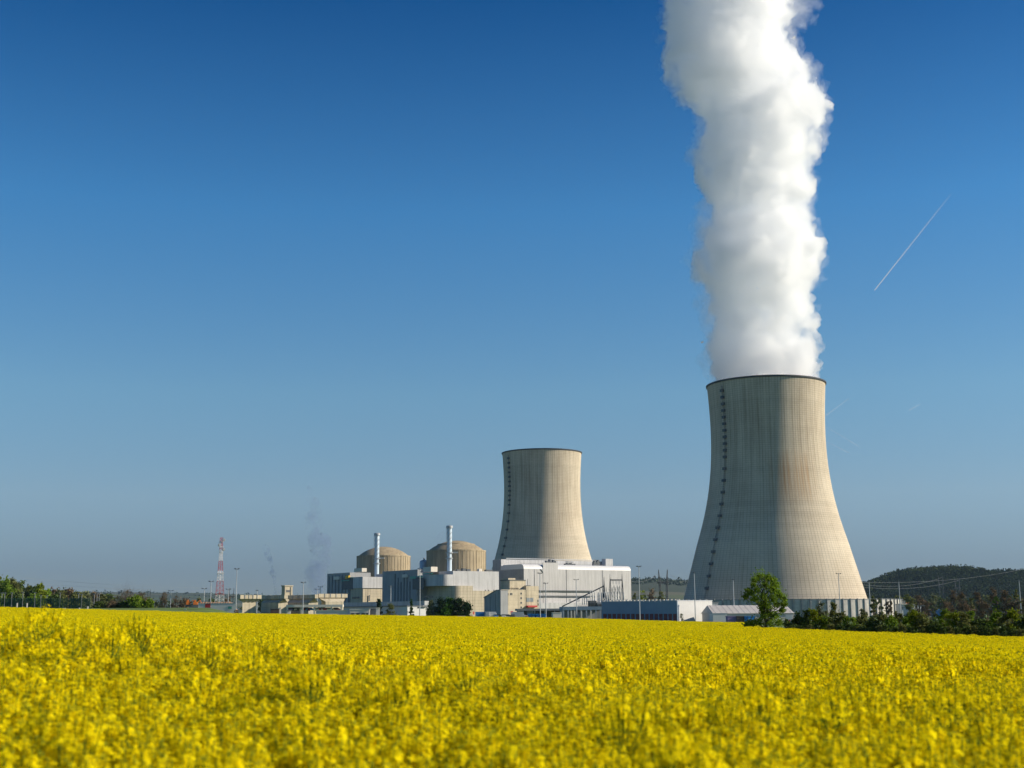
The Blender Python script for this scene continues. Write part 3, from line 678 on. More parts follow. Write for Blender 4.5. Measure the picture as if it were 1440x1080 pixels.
# ---------------------------------------------------------------- administration block before the hall
s = Site('office_block', 'beige office block with small square windows left of the hall front', 'building', 705, 697.5, 757.5, 900, 829)
s.box('wall', 'beige_plain', 0, s.L, 0, s.W, -1, s.H)
s.box('upper_wing', 'beige_plain', s.tx(740), s.L-.02, -.25, s.W*.8, -1, s.z(745, 824, s.tx(740)))
s.box('lift_tower', 'beige_plain', s.tx(717, 3), s.tx(739.5, 3), 3, 14, s.H, s.z(720, 816, s.tx(717)))
s.box('tower_cap', 'beige_plain', s.tx(715, 5), s.tx(725, 5), 5, 13, s.H, s.z(720, 812.5, s.tx(717)))
s.box('tower_roof', 'darkgrey', s.tx(716.5, 2.7), s.tx(740, 2.7), 2.7, 14.3, s.z(720, 816, s.tx(717)), s.z(720, 816, s.tx(717))+.5)
for p in (706.8, 708.6, 712, 713.8, 717.3, 719.2): s.window_x(p, p+1.3, 834, 836.6, y=0)
for q in (833.5, 840, 846.5, 853): s.window_x(732, 733.8, q, q+2.3)
zz = s.tx(740)
for p in (740.5, 745.6): s.window_x(p, p+4.4, 841, 846, m='glasslight', y=-.25)
for q in (843.5, 848.5): s.window_x(756, 757.2, q, q+3, y=-.25)
s.window_x(740, 753, 851.5, 854, 'canopy', 'red', dep=2.2, y=-.25, frame=False)
s.window_x(718, 721.5, 859.3, 862.5, 'red_door', 'red')
for p, q in ((721, 733), (741, 750)):
    a, b = s.tx(p), s.tx(q); s.box('roof_unit', 'darkgrey', a, b, 3, 5, s.z(p, 830 if p < 730 else 826, a), s.z(p, 828 if p < 730 else 824.5, a)+.8)
MB().tube((s.tx(747), 4, s.H), (s.tx(747), 4, s.H+7.5), .25, .15, 6).build('roof_mast', 'darkgrey', s.root)
# shaded lean-to on its left
s2 = Site('shed', 'shaded grey shed with slanted roof left of the office block', 'building', 704, 681, 705, 890, 833)
a = s2.W; h0 = s2.z(704, 830.5); h1 = s2.z(681, 840.5, 0, a)
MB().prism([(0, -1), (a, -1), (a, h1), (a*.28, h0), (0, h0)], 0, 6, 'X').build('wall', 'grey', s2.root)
MB().prism([(-.2, h0), (a*.28, h0), (a+.4, h1-.1), (a+.4, h1+.35), (a*.28, h0+.45), (-.2, h0+.45)], -.4, 6.3, 'X').build('roof', 'roof', s2.root)
MB().box(-.1, .1, a*.3, a*.32, -1, h0-2).box(-.1, .1, a*.62, a*.64, -1, h0-4).build('wall_pipe', 'darkgrey', s2.root)

# ---------------------------------------------------------------- low front buildings, left to right
def hood_house(label, xc, xl, xr, Y, ytop, ybot, ymid):
    """precast filter house: splayed hood above a plain lower wall"""
    s = Site('filter_house', label, 'building', xc, xl, xr, Y, ytop, group='concrete filter houses in a row')
    L, W, H = s.L, s.W, s.H; hm = s.z(xc, ymid); o = min(3.2, .18*max(L, W))
    MB().box(o, L-o, o, W-o, -1, hm).build('lower_wall', 'beige', s.root)
    zb = H-1.8
    v = [(o, o, hm), (L-o, o, hm), (L-o, W-o, hm), (o, W-o, hm), (0, 0, zb), (L, 0, zb), (L, W, zb), (0, W, zb)]
    MB().add(v, [(3,2,1,0),(4,5,6,7),(0,1,5,4),(1,2,6,5),(2,3,7,6),(3,0,4,7)]).build('splayed_hood', 'beige', s.root)
    MB().box(-.15, L+.15, -.15, W+.15, zb+.003, H).build('parapet', 'beige_plain', s.root)
    n = 5
    for i in range(1, n):
        x = L*i/n; y = W*i/n
        if L > 8: MB().box(x-.15, x+.15, -.35, .1, zb+.1, H+.15).build('fin', 'grey', s.root)
        if W > 8: MB().box(-.35, .1, y-.15, y+.15, zb+.1, H+.15).build('fin', 'grey', s.root)
    if L > 8:
        for i in range(3): MB().box(L*(.28+.2*i), L*(.28+.2*i)+1, o*.6, o*.6+1, hm+.4, hm+2.4).build('louvre', 'darkgrey', s.root)
    return s
hood_house('sunlit beige filter house nearest the large floodlight mast', 338, 333.5, 367, 640, 836.7, 858, 847)
hood_house('shaded filter house between the sunlit one and the square tower', 400, 368, 404, 640, 836.5, 858, 847)
hood_house('shaded filter house directly right of the square tower', 443, 404.5, 446.5, 640, 836, 858, 847)
hood_house('sunlit beige filter house touching the left reactor annexe', 448.5, 447, 488, 645, 835, 858, 846)
s = Site('square_tower', 'small square concrete tower with dark window rising behind filter houses', 'building', 400.2, 395.5, 411, 690, 824.5)
s.box('wall', 'beige_plain', 0, s.L, 0, s.W, -1, s.H); s.window_x(402, 407.5, 830, 832.3, m='darkgrey'); s.box('roof_slab', 'beige', -.3, s.L+.3, -.3, s.W+.3, s.H+.003, s.H+.5)
MB().box(s.tx(407.8), s.tx(408.4), -.2, .1, s.H*.2, s.H-.4).build('downpipe', 'darkgrey', s.root)

s = Site('workshop', 'long low grey roofed workshop in front of the reactor annexes', 'building', 597, 463, 603, 650, 845)
s.box('wall', 'white', .3, s.L-.3, .3, s.W, -1, s.z(597, 851)); s.box('roof_fascia', 'clad', 0, s.L, 0, s.W+.3, s.z(597, 851), s.H)
MB().box(-.8, .02, -.1, s.W, s.z(597, 851)-.35, s.z(597, 851)-.02).build('gutter', 'roof', s.root)
for k in range(8): s.box('window', 'glass', .2, .4, s.W*(.06+.11*k), s.W*(.06+.11*k)+2.6, 2.2, 4.2)
s = Site('site_hut', 'white flat roofed hut behind the cypress tree', 'building', 573, 563, 602, 600, 853)
s.box('wall', 'white', 0, s.L, 0, s.W, -1, s.H); s.box('roof_slab', 'roof', -.3, s.L+.3, -.3, s.W+.3, s.H+.003, s.H+.35)
s.window_x(587, 589.5, 852.8, 855, m='glass'); s.window_x(593, 599, 852.6, 854, 'awning', 'darkgrey', dep=.8, frame=False)
s = Site('parking_canopy', 'long beige canopy roof over parked cars', 'canopy', 402.5, 402, 482, 560, 850.5, al=R(4))
zc = s.z(402, 854); s.box('roof', 'whitepl', 0, s.L, 0, 7, zc, s.H)
for p in (404, 424, 442, 466, 480): MB().box(s.tx(p)-.35, s.tx(p)+.35, .2, .9, -1, zc-.003).build('column', 'whitepl', s.root)
def car(label, px, Y, zb, m, al=0.0, kind='car', grp='cars parked under the long canopy'):
    x = rat(px)*Y; root = empty('parked_'+kind, (x, Y, zb), al, label, kind, grp)
    Lc, Hc = (4.3, 1.45) if kind == 'car' else (5.6, 2.4)
    if kind == 'car':
        pf = [(-2.15, .3), (2.15, .3), (2.15, .75), (1.9, .9), (1.0, .98), (-2.05, 1.0), (-2.15, .8)]; cb = [(-1.9, .99), (1.0, .98), (.35, 1.42), (-1.4, 1.45)]
    else:
        pf = [(-2.8, .35), (2.8, .35), (2.8, 1.1), (2.2, 1.25), (-2.8, 1.3)]; cb = [(-2.8, 1.3), (2.2, 1.25), (1.6, 2.4), (-2.75, 2.45)]
    MB().prism(pf, -.85, .85, 'Y').build('body', m, root, bevel=.06); MB().prism(cb, -.75, .75, 'Y').build('cabin', m if kind == 'van' else 'glass', root, bevel=.05)
    for wx in (-1.35, 1.35):
        for wy in (-.75, .75): MB().tube((wx, wy-.1, .33), (wx, wy+.1, .33), .33, None, 14).build('wheel', 'darkgrey', root)
    return root
# kerbs and small things at the near edge of the plant
def lift(px, py, Y): return zat(px, py, Y)
for i, (px, col, l_) in enumerate(((409, 'purple', 'purple'), (415, 'darkgrey', 'dark grey'), (421, 'whitepl', 'white'), (430, 'reddoor', 'dark red'), (437, 'blue', 'blue'), (448, 'white', 'pale'), (456, 'red', 'red'), (464, 'whitepl', 'cream'), (474, 'brick', 'brownish red'))):
    car(f'{l_} car parked under the beige canopy', px, 565, lift(px, 858.5, 565)-.2, col, R(8*(-1)**i))
# retaining plinth so cars stand on something real
def small_box(name, label, cat, xl, xr, Y, yt, yb, m, extra=None, dep=3.0, al=R(8), cap=None, group=None):
    s = Site(name, label, cat, xl, xl-.01, xr, Y, yt, al=al, group=group)
    zb = -1
    bd = s.box('body', m, 0, s.L, 0, dep, zb, s.H, bevel=.04)
    if cap: s.box('lid', cap, -.12, s.L+.12, -.12, dep+.12, s.H+.002, s.H+.22)
    return s
small_box('barrier_wall', 'long cream wall at the field edge below the canopy', 'wall', 444.5, 489, 420, 859, 864.5, 'whitepl', dep=.5, al=R(3), cap='whitepl')
s = small_box('gatehouse', 'cream gatehouse with dark openings beside the spruce tree', 'building', 492, 520, 420, 857.5, 866, 'whitepl', cap='whitepl', al=R(5))
for p, q in ((494, 498.5), (501, 506), (508.5, 513), (515, 518)): s.window_x(p, q, 862.5, 867)
small_box('dark_shelter', 'dark sheet walled shelter right of the gatehouse', 'shelter', 520.5, 528.5, 425, 856, 866, 'darkgrey', cap='midgrey')
small_box('white_pillar', 'white upright panel right of the dark shelter', 'pillar', 529, 534, 415, 855.5, 867, 'whitepl', dep=1.0, cap='whitepl')
small_box('brown_shelter', 'dark brown shelter at the field edge left of the canopy', 'shelter', 380.5, 392.5, 430, 856.5, 863, 'brown', cap='darkgrey')
small_box('gate_pillar', 'cream gate pillar beside the brown shelter', 'pillar', 393, 395.2, 425, 855.5, 864, 'whitepl', dep=.6, cap='whitepl')
small_box('white_cabinet', 'small white cabinet between pillar and long cream wall', 'cabinet', 404.5, 409, 420, 859, 864, 'whitepl', dep=1, cap='midgrey')
for i, (a, b) in enumerate(((600.5, 613.5), (616, 626.5), (640, 654))):
    small_box('edge_slab', ('low cream slab left of the dark tree clump', 'low grey slab before the middle of the tree clump', 'low cream slab before the right of the tree clump')[i], 'slab', a, b, 400, 867.3, 869.5, 'whitepl', dep=.8, cap='whitepl')

# gray sheds between office and blue hall
s = Site('open_shed', 'low open fronted shed with grey roof behind the blue skips', 'building', 728, 726.5, 796, 640, 856, al=R(6))
zr0 = s.z(728, 859); s.box('roof', 'roof', -.4, s.L, -.5, 9, zr0, s.H); s.box('back_wall', 'darkgrey', 0, s.L-.5, 4, 4.3, -1, zr0-.003)
for p in (729, 736, 752, 766, 780): MB().box(s.tx(p)-.2, s.tx(p)+.2, 0, .4, -1, zr0-.003).build('post', 'galv', s.root)
for p, q in ((730, 736), (741, 750)): s.box('panel', 'midgrey', s.tx(p), s.tx(q), .5, .7, -1, zr0-.01)
s = Site('colonnade_store', 'low blue grey store with white columns left of the blue hall', 'building', 791.5, 787, 846, 620, 853.2, al=R(6))
zf = s.z(791, 858); s.box('fascia', 'blueclad', 0, s.L, 0, 12, zf, s.H); s.box('rear_wall', 'grey', .3, s.L-.2, 3, 12, -1, zf-.003)
for k, p in enumerate((792.3, 799, 803.5, 808, 817.5, 824.5, 831, 838, 844.5)): MB().box(s.tx(p)-.35, s.tx(p)+.35, .1, .8, -1, zf-.003).build('column', 'whitepl' if k in (2, 3, 4, 6) else 'galv', s.root)
for p, q in ((811, 817), (819, 824), (826, 831), (833, 838)): s.box('shutter', 'clad', s.tx(p), s.tx(q), 2.8, 3.05, -1, zf-1)
for i, p in enumerate((742.5, 748, 753.2, 758.4, 763.2)):
    s = Site('blue_skip', ('leftmost', 'second', 'middle', 'fourth', 'rightmost')[i]+' of the five bright blue skips in the row', 'skip', p, p-.01, p+4.6, 480, 863.3, al=R(4), group='bright blue skips in a row')
    MB().prism([(0, -.5), (s.L, -.5), (s.L, s.H-.3), (0, s.H-.3)], 0, 2.2, 'Y').build('body', 'blue', s.root)
    MB().box(-.06, s.L+.06, -.08, 2.28, s.H-.28, s.H).build('lid', 'blue', s.root); MB().box(s.L/2-.08, s.L/2+.08, -.12, .05, -.5, s.H-.4).build('rib', 'blue', s.root)
s = small_box('road_barrier', 'red and white striped barrier left of the blue skips', 'barrier', 737.3, 742, 440, 865.5, 870, 'whitep', dep=.3, al=R(3))
for k in range(3): MB().prism([(.1+k*.4, s.H-1.0), (.3+k*.4, s.H-1.0), (.5+k*.4, s.H-.1), (.3+k*.4, s.H-.1)], -.03, 0.002, 'Y').build('stripe', 'red', s.root)
small_box('white_container', 'cream container between blue skips and colonnade store', 'container', 777.5, 789.5, 500, 862, 868, 'whitepl', cap='whitepl')
cols = (('blue', 'van', 678.5, 'dark blue van at the field edge'), ('galv', 'van', 684.5, 'grey van'), ('white', 'van', 691, 'white van'), ('blue', 'car', 697, 'blue car'), ('yellow', 'car', 702, 'yellow car'), ('white', 'car', 707.5, 'white car'), ('galv', 'car', 714.5, 'silver car'), ('darkgrey', 'car', 720.5, 'dark car'), ('galv', 'van', 729, 'pale grey van'))
for i, (c, k, p, l_) in enumerate(cols):
    car(l_+' parked before the slanted shed and office', p, 520, lift(p, 869.3, 520), c, R(90*(i % 2)+6), k, 'vehicles parked before the office block')

# ---------------------------------------------------------------- blue hall and tents
s = Site('blue_hall', 'long slate blue hall with white end wall and dark red doors', 'building', 952, 846, 1001.5, 560, 845)
H = s.H
s.box('long_wall', 'blueclad', 0, .4, 0, s.W, -1, H); s.box('end_wall', 'white', .4, s.L, -.02, 1, -1, H)
s.box('roof', 'roof', .4, s.L-.02, 1, s.W-.02, H-1, H-.3); s.box('far_wall', 'white', s.L-.4, s.L, 1, s.W, -1, H)
MB().box(-.15, .55, -.15, s.W+.1, H, H+.3).box(.55, s.L+.1, -.15, .3, H, H+.3).build('parapet', 'galv', s.root)
for k in range(16):
    p = 848.2+k*6.55; y0 = s.ty(p+4.6, 0); y1 = s.ty(p, 0)
    MB().box(-.12, .1, y0, y1, -1, s.z(p, 863.2, 0, y0)).build('door', 'reddoor', s.root)
for k in range(20):
    y = 2+k*(s.W-4)/19; MB().tube((3, y, H-.3), (3, y, H+.75), .35, .5, 8).build('roof_vent', 'whitepl', s.root)
for k in range(12): MB().tube((s.tx(905+k*8, 8), 8, H-.3), (s.tx(905+k*8, 8), 8, H+.9), .12, None, 5).build('roof_post', 'galv', s.root)
s.window_x(997.5, 999, 863, 864, 'wall_light', 'darkgrey', frame=False)
s = Site('plant_room', 'small grey box room behind the end of the blue hall', 'building', 1001.2, 1000, 1010, 600, 847.5, al=R(10)); s.box('wall', 'clad', 0, s.L, 0, s.W+4, -1, s.H); s.box('roof', 'roof', -.2, s.L+.2, -.2, s.W+4.2, s.H, s.H+.3)
s = Site('low_store', 'low white store right of the blue hall end wall', 'building', 1002, 1001.8, 1021.5, 535, 863, al=R(5)); s.box('wall', 'white', 0, s.L, 0, 6, -1, s.H); s.box('roof', 'galv', -.1, s.L+.1, -.1, 6.1, s.H, s.H+.2)
s = Site('marquee', 'long off white marquee with pitched roof behind the lone tree', 'marquee', 1003, 1002.5, 1117, 545, 862.5, al=R(6))
L = s.L; H = s.H; hr = s.z(1010, 852, 2, 10); wd = 20
MB().prism([(0, -1), (wd, -1), (wd, H), (wd/2, hr), (0, H)], .2, L-.2, 'X').build('wall', 'tent', s.root)
x1 = s.tx(1098)
MB().add([(-.3, -.4, H-.1), (L+.3, -.4, H-.1), (x1, wd/2, hr+.2), (0, wd/2, hr+.2), (-.3, wd+.4, H-.1), (L+.3, wd+.4, H-.1)], [(0, 1, 2, 3), (3, 2, 5, 4), (1, 5, 2), (0, 3, 4)]).build('roof', 'tent', s.root)
ss = MB()
for k in range(14):
    x = L*k/14+1; ss.tube((x, -.42, H-.05), (x, wd/2, hr+.24), .035, None, 4)
ss.build('roof_seam', 'midgrey', s.root)
for i, (a, b, c, l_) in enumerate(((1022.5, 1035, 'purple', 'violet container left of two others'), (1035.5, 1046, 'brown', 'violet brown container'), (1046.5, 1050.5, 'blue', 'narrow dark blue container'), (1051, 1061, 'blue', 'bright blue container beside the lone tree'))):
    small_box('container', l_+' before the marquee', 'container', a, b, 470, 867.3, 872, c, dep=2.2, cap=c, group='containers before the marquee')
s = small_box('site_sign', 'white board with red and blue patch right of the lone tree', 'sign', 1104, 1113.5, 430, 864.5, 872, 'white', dep=.2, al=R(2))
MB().prism([(.6, .9), (1.0, .6), (1.6, 1.6), (1.1, 1.8)], -.03, .001, 'Y').build('red_patch', 'red', s.root); MB().box(1.3, 1.8, -.03, .001, .5, 1.0).build('blue_patch', 'blue', s.root)

# right background: buildings, vehicles beyond the hedge
s = Site('white_house', 'white low building with orange gable behind the hedge', 'building', 1268, 1267, 1285, 900, 850, al=R(8)); s.box('wall', 'white', 0, s.L, 0, 10, -1, s.H); s.box('roof', 'whitepl', -.4, s.L+.4, -.4, 10.4, s.H, s.H+.5)
s.window_x(1268.5, 1274, 853, 857); s.box('gable', 'orange', s.tx(1274), s.tx(1279.5), -.3, .1, s.H-.8, s.H+1.3)
s = Site('white_warehouse', 'white warehouse with dark red door right of the orange gabled building', 'building', 1284, 1282, 1302, 850, 851.5, al=R(10)); s.box('wall', 'white', 0, s.L, 0, 14, -1, s.H); s.box('roof', 'galv', -.3, s.L+.3, -.3, 14.3, s.H, s.H+.5); s.window_x(1296, 1300, 855.5, 861, 'door', 'red')
for i, (p, c, l_) in enumerate(((1307, 'blue', 'dark blue lorry trailer right of the white warehouse'), (1315, 'blue', 'pale blue trailer in the middle of three'), (1327, 'blue', 'blue trailer farthest right of the white warehouse'))):
    x = rat(p)*800; r_ = empty('lorry_trailer', (x, 800, gz(x, 800)), R(5), l_, 'trailer', 'blue trailers beyond the hedge')
    MB().box(-2.6, 2.6, -1.2, 1.2, .9, 5.2).build('box_body', c, r_)
    for wx in (-1.8, 1.8): MB().tube((wx, -1.1, .45), (wx, 1.1, .45), .45, None, 12).build('wheel', 'darkgrey', r_)

# left background: wall, containers, earth heap, digger
s = Site('site_wall', 'long pale grey site wall with red door behind the lattice mast', 'wall', 279, 278.9, 332, 520, 849, al=R(3)); s.box('panels', 'white', 0, s.L, 0, .5, -1.5, s.H); s.box('coping', 'galv', -.1, s.L+.1, -.1, .6, s.H, s.H+.15)
s.window_x(288.5, 296, 849, 854.5, 'red_gate', 'red'); s.window_x(321, 326, 853, 856, 'green_panel', 'teal')
x0 = rat(275)*560; x1 = rat(333)*560; n = 60; q = MB()
vs = []; 
for j in range(7):
    for i in range(n):
        t = i/(n-1); v = j/6*PI; hh = (zat(300, 846.2, 560)-gz(x0, 560))*min(1, t*8, (1-t)*8)*(.92+.08*math.sin(i*1.7)+.05*random.random())
        vs.append((x0+(x1-x0)*t, 560-math.cos(v)*5, gz(x0, 560)-.5+(hh+.5)*math.sin(v)))
q.add(vs, [(j*n+i, j*n+i+1, (j+1)*n+i+1, (j+1)*n+i) for j in range(6) for i in range(n-1)]); o = q.build('earth_heap', 'earth'); tag(o, 'long brown earth heap behind the pale site wall', 'heap')
for i, p in enumerate((265, 275)):
    x = rat(p)*500; z0 = zat(p, 853, 500); r_ = empty('digger', (x, 500, z0), R(12), ('small orange digger left of the dark container', 'small orange digger beside the pale site wall')[i], 'digger', 'orange diggers by the site wall')
    MB().box(-1.1, 1.1, -.6, .6, 0, .6).build('track', 'darkgrey', r_); MB().box(-.9, .7, -.7, .7, .65, 1.7).box(-.7, .1, -.6, .6, 1.7, 2.4).build('body', 'orange', r_, bevel=.08)
    MB().tube((.6, 0, 1.2), (1.5, 0, 2.4), .14, None, 6).tube((1.5, 0, 2.4), (2.2, 0, 1.2), .12, None, 6).build('boom', 'orange', r_)
small_box('dark_container', 'dark container between the two orange diggers', 'container', 266.5, 278.5, 508, 849.3, 854.5, 'darkgrey', cap='midgrey')

# ---------------------------------------------------------------- lattice structures
def lattice(mb, pts0, pts1, n, r, k=4):
    """four-legged lattice between a lower and an upper square given as corner lists"""
    A = [Vector(p) for p in pts0]; B = [Vector(p) for p in pts1]; m = len(A)
    for i in range(m): mb.tube(A[i], B[i], r, r, k, False)
    for j in range(n):
        t0 = j/n; t1 = (j+1)/n
        for i in range(m):
            i2 = (i+1) % m; a0 = A[i].lerp(B[i], t0); a1 = A[i].lerp(B[i], t1); b0 = A[i2].lerp(B[i2], t0); b1 = A[i2].lerp(B[i2], t1)
            mb.tube(a0, b1, r*.6, None, 3, False); mb.tube(b0, a1, r*.6, None, 3, False); mb.tube(a1, b1, r*.6, None, 3, False)
def sq(h, z, cx=0, cy=0): return [(cx-h, cy-h, z), (cx+h, cy-h, z), (cx+h, cy+h, z), (cx-h, cy+h, z)]
Y = 760; x = rat(308.5)*Y; z0 = gz(x, Y); Ht = zat(308, 756, Y)-z0
mast = empty('lattice_mast', (x, Y, z0), R(20), 'tall red and white lattice radio mast', 'radio mast')
secs = [(856, 837, 'whitep'), (837, 817, 'red'), (817, 803, 'whitep'), (803, 789, 'red'), (789, 773, 'whitep'), (773, 756, 'red')]
def mast_h(z): 
    t = z/Ht; return np.interp(t, [0, .62, .75, 1], [2.8, 1.15, .8, .75])
for y0, y1, c in secs:
    a = max(0, zat(308, y0, Y)-z0); b = zat(308, y1, Y)-z0; q = MB(); lattice(q, sq(mast_h(a), a), sq(mast_h(b), b), 3, .065); q.tube((0, 0, a), (0, 0, b), .1, None, 6); q.build('mast_section', c, mast)
for zz, w_ in ((.94, 1.2), (.87, 1.2), (.8, 1.1), (.52, 1.9)):
    MB().box(-w_, w_, -w_, w_, Ht*zz, Ht*zz+.25).build('platform', 'whitep', mast)
for zz, a in ((.97, 1), (.9, -1), (.84, 1)): MB().tube((a*1.2, -1.2, Ht*zz), (a*1.2, -2.2, Ht*zz), .9, .7, 12).build('dish', 'galv', mast)

def pylon(label, px, Y, ytop, wpx, ybot=840, group='lattice power pylons', kk=1.0):
    x = rat(px)*Y; z0 = max(gz(x, Y), zat(px, ybot, Y)) if Y < 1300 else -2; H = zat(px, ytop, Y)-z0; w_ = wpx/1850*Y/2
    r_ = empty('power_pylon', (x, Y, z0), R(8), label, 'pylon', group); q = MB()
    zb = H*.72; k = max(.12, Y/9500)*kk
    for s_ in (-1, 1):
        lattice(q, sq(w_*.16, 0, s_*w_*.55), sq(w_*.12, zb, s_*w_*.6), 6, k)
        lattice(q, sq(w_*.12, zb, s_*w_*.6), sq(w_*.02, H, s_*w_*.75), 2, k)
    q.build('tower_leg', 'darkgrey', r_); q = MB()
    lattice(q, [(-w_, -w_*.1, zb-w_*.1), (-w_, w_*.1, zb-w_*.1), (-w_, w_*.1, zb+w_*.12), (-w_, -w_*.1, zb+w_*.12)], [(w_, -w_*.1, zb-w_*.1), (w_, w_*.1, zb-w_*.1), (w_, w_*.1, zb+w_*.12), (w_, -w_*.1, zb+w_*.12)], 8, k*1.4); q.build('crossarm', 'darkgrey', r_)
    for s_ in (-.9, 0, .9): MB().tube((s_*w_, 0, zb-w_*.12), (s_*w_, 0, zb-w_*.3), .2, None, 6).build('insulator', 'galv', r_)
    return r_
pylon('large lattice pylon between turbine hall and near cooling tower', 933.5, 1500, 801, 17, kk=1.6)
pylon('grey lattice pylon beside the big floodlight mast at left', 325, 1300, 827, 9)
pylon('tiny lattice pylon behind the budding trees at left', 209, 1500, 828.5, 5)
for i, p in enumerate((1325, 1348)): pylon(('slim lattice pylon on the right hill, left one', 'slim lattice pylon on the right hill, right one')[i], p, 1900, 813 if i else 810, 9, 835, kk=.45)

# substation at the hall's right
def gantry(label, pa, pb, Y, ytip, ybeam, ybot, al=R(12)):
    s = Site('line_gantry', label, 'gantry', pa, pa-.01, pb, Y, ytip, al=al, group='steel line gantries of the substation')
    zb = s.z(pa, ybeam); n = 0
    for x in (0, s.L):
        q = MB(); 
        for sy in (-1, 1):
            q.tube((x, sy*.3, zb+1), (x+(1.2 if x else -1.2), sy*3, 0), .17, None, 5).tube((x, sy*.3, zb+1), (x+(-.6 if x else 2.), sy*3, 0), .14, None, 5)
        for t in (.3, .5, .7): q.tube((x-1.2*(1-t), -3*(1-t), zb*t), (x+1.2*(1-t), 3*(1-t), zb*t), .2, None, 4)
        q.tube((x, 0, zb), (x, 0, s.H), .28, .08, 5); q.build('leg', 'darkgrey', s.root)
    q = MB(); lattice(q, [(0, -.5, zb-.5), (0, .5, zb-.5), (0, .5, zb+.5), (0, -.5, zb+.5)], [(s.L, -.5, zb-.5), (s.L, .5, zb-.5), (s.L, .5, zb+.5), (s.L, -.5, zb+.5)], 8, .1); q.build('crossbeam', 'darkgrey', s.root)
    for k in range(3): MB().tube((s.L*(.25+.25*k), 0, zb-.5), (s.L*(.25+.25*k), 0, zb-3), .18, None, 6).build('insulator', 'galv', s.root)
gantry('two legged line gantry with twin spikes before the turbine hall', 858.5, 875.5, 960, 807, 815.7, 845)
s = Site('lightning_spire', 'thin tapered steel spire left of the twin spiked gantry', 'spire', 850, 849.9, 852, 950, 811, al=0)
q = MB(); q.tube((0, 0, s.H*.5), (0, 0, s.H), .9, .12, 5); lattice(q, sq(2.2, 0), sq(.8, s.H*.6), 6, .22); q.build('shaft', 'darkgrey', s.root)
MB().tube((0, 0, s.H*.78), (s.tx(790), -8, s.z(790, 853)), .45, None, 6).build('slanting_shadow_bar', 'darkgrey', s.root)  # dark bar stands in for a slanting shadow cast across the hall
def transformer(label, p, q_, Y, yt, m='midgrey'):
    s = Site('transformer', label, 'transformer', p, p-.01, q_, Y, yt, al=R(10), group='transformers of the substation'); L = s.L; H = s.H
    MB().box(0, L, 0, 5, 0, H*.62).build('tank', m, s.root)
    for k in range(5): MB().box(L*(.08+.18*k), L*(.08+.18*k)+.35, -.9, 0, 1, H*.55).build('radiator', 'darkgrey', s.root)
    for k in range(3): MB().lathe([(.35, H*.62), (.22, H*.7), (.35, H*.75), (.2, H*.82), (.3, H*.86), (.08, H)], 8, cx=L*(.2+.3*k), cy=2).build('bushing', 'galv', s.root)
for i, (p, q_, yt, l_) in enumerate(((818, 828, 838, 'leftmost dark block standing in for shadow under the slanting bar'), (829, 839, 829, 'dark block standing in for shadow left of the thin spire'), (840, 848, 833, 'transformer directly below the thin spire'), (850, 858, 832, 'transformer left of the gantry legs'), (861, 869, 833, 'transformer between the gantry legs'))):
    transformer(l_, p, q_, 930, yt, 'midgrey' if i > 1 else 'darkgrey')  # first two are dark blocks built in place of a shadowed area
s = Site('substation_rack', 'white framed busbar rack across the substation', 'rack', 842, 841.9, 877, 935, 833, al=R(6)); q = MB()
for k in range(9):
    x = s.L*k/8; q.box(x-.22, x+.22, 0, .4, 0, s.H)
for f in (.98, .7, .5): q.box(0, s.L, -.05, .45, s.H*f-.3, s.H*f)
q.build('frame', 'galv', s.root)
for k in range(8): x = s.L*(k+.5)/8; MB().lathe([(.35, s.H), (.2, s.H*1.05), (.35, s.H*1.1), (.1, s.H*1.2)], 8, cx=x, cy=.2).build('insulator', 'midgrey', s.root)
for i, p in enumerate((864, 868.5, 872)):
    s_ = rat(p)*925; r_ = empty('busbar_post', (s_, 925, gz(s_, 925)), 0, 'thin grey busbar post between and beside the gantry legs', 'post', 'busbar posts'); h = zat(p, 823, 925)-gz(s_, 925)
    MB().tube((0, 0, 0), (0, 0, h*.6), .25, .2, 6).build('pole', 'galv', r_); MB().lathe([(.2, h*.6), (.4, h*.65), (.2, h*.7), (.4, h*.8), (.2, h*.85), (.35, h*.95), (.1, h)], 8).build('insulator', 'midgrey', r_)
s = Site('storage_vessel', 'horizontal pale vessels and crates on the store roof edge', 'tank', 813, 812.9, 827, 640, 850, al=R(4)); z_ = s.H-1
MB().tube((0, 1, z_), (s.L, 1, z_), .9, None, 14).build('vessel', 'whitepl', s.root); MB().box(.5, 1, .4, 1.6, -1, z_-.5).box(s.L-1, s.L-.5, .4, 1.6, -1, z_-.5).build('cradle', 'midgrey', s.root)

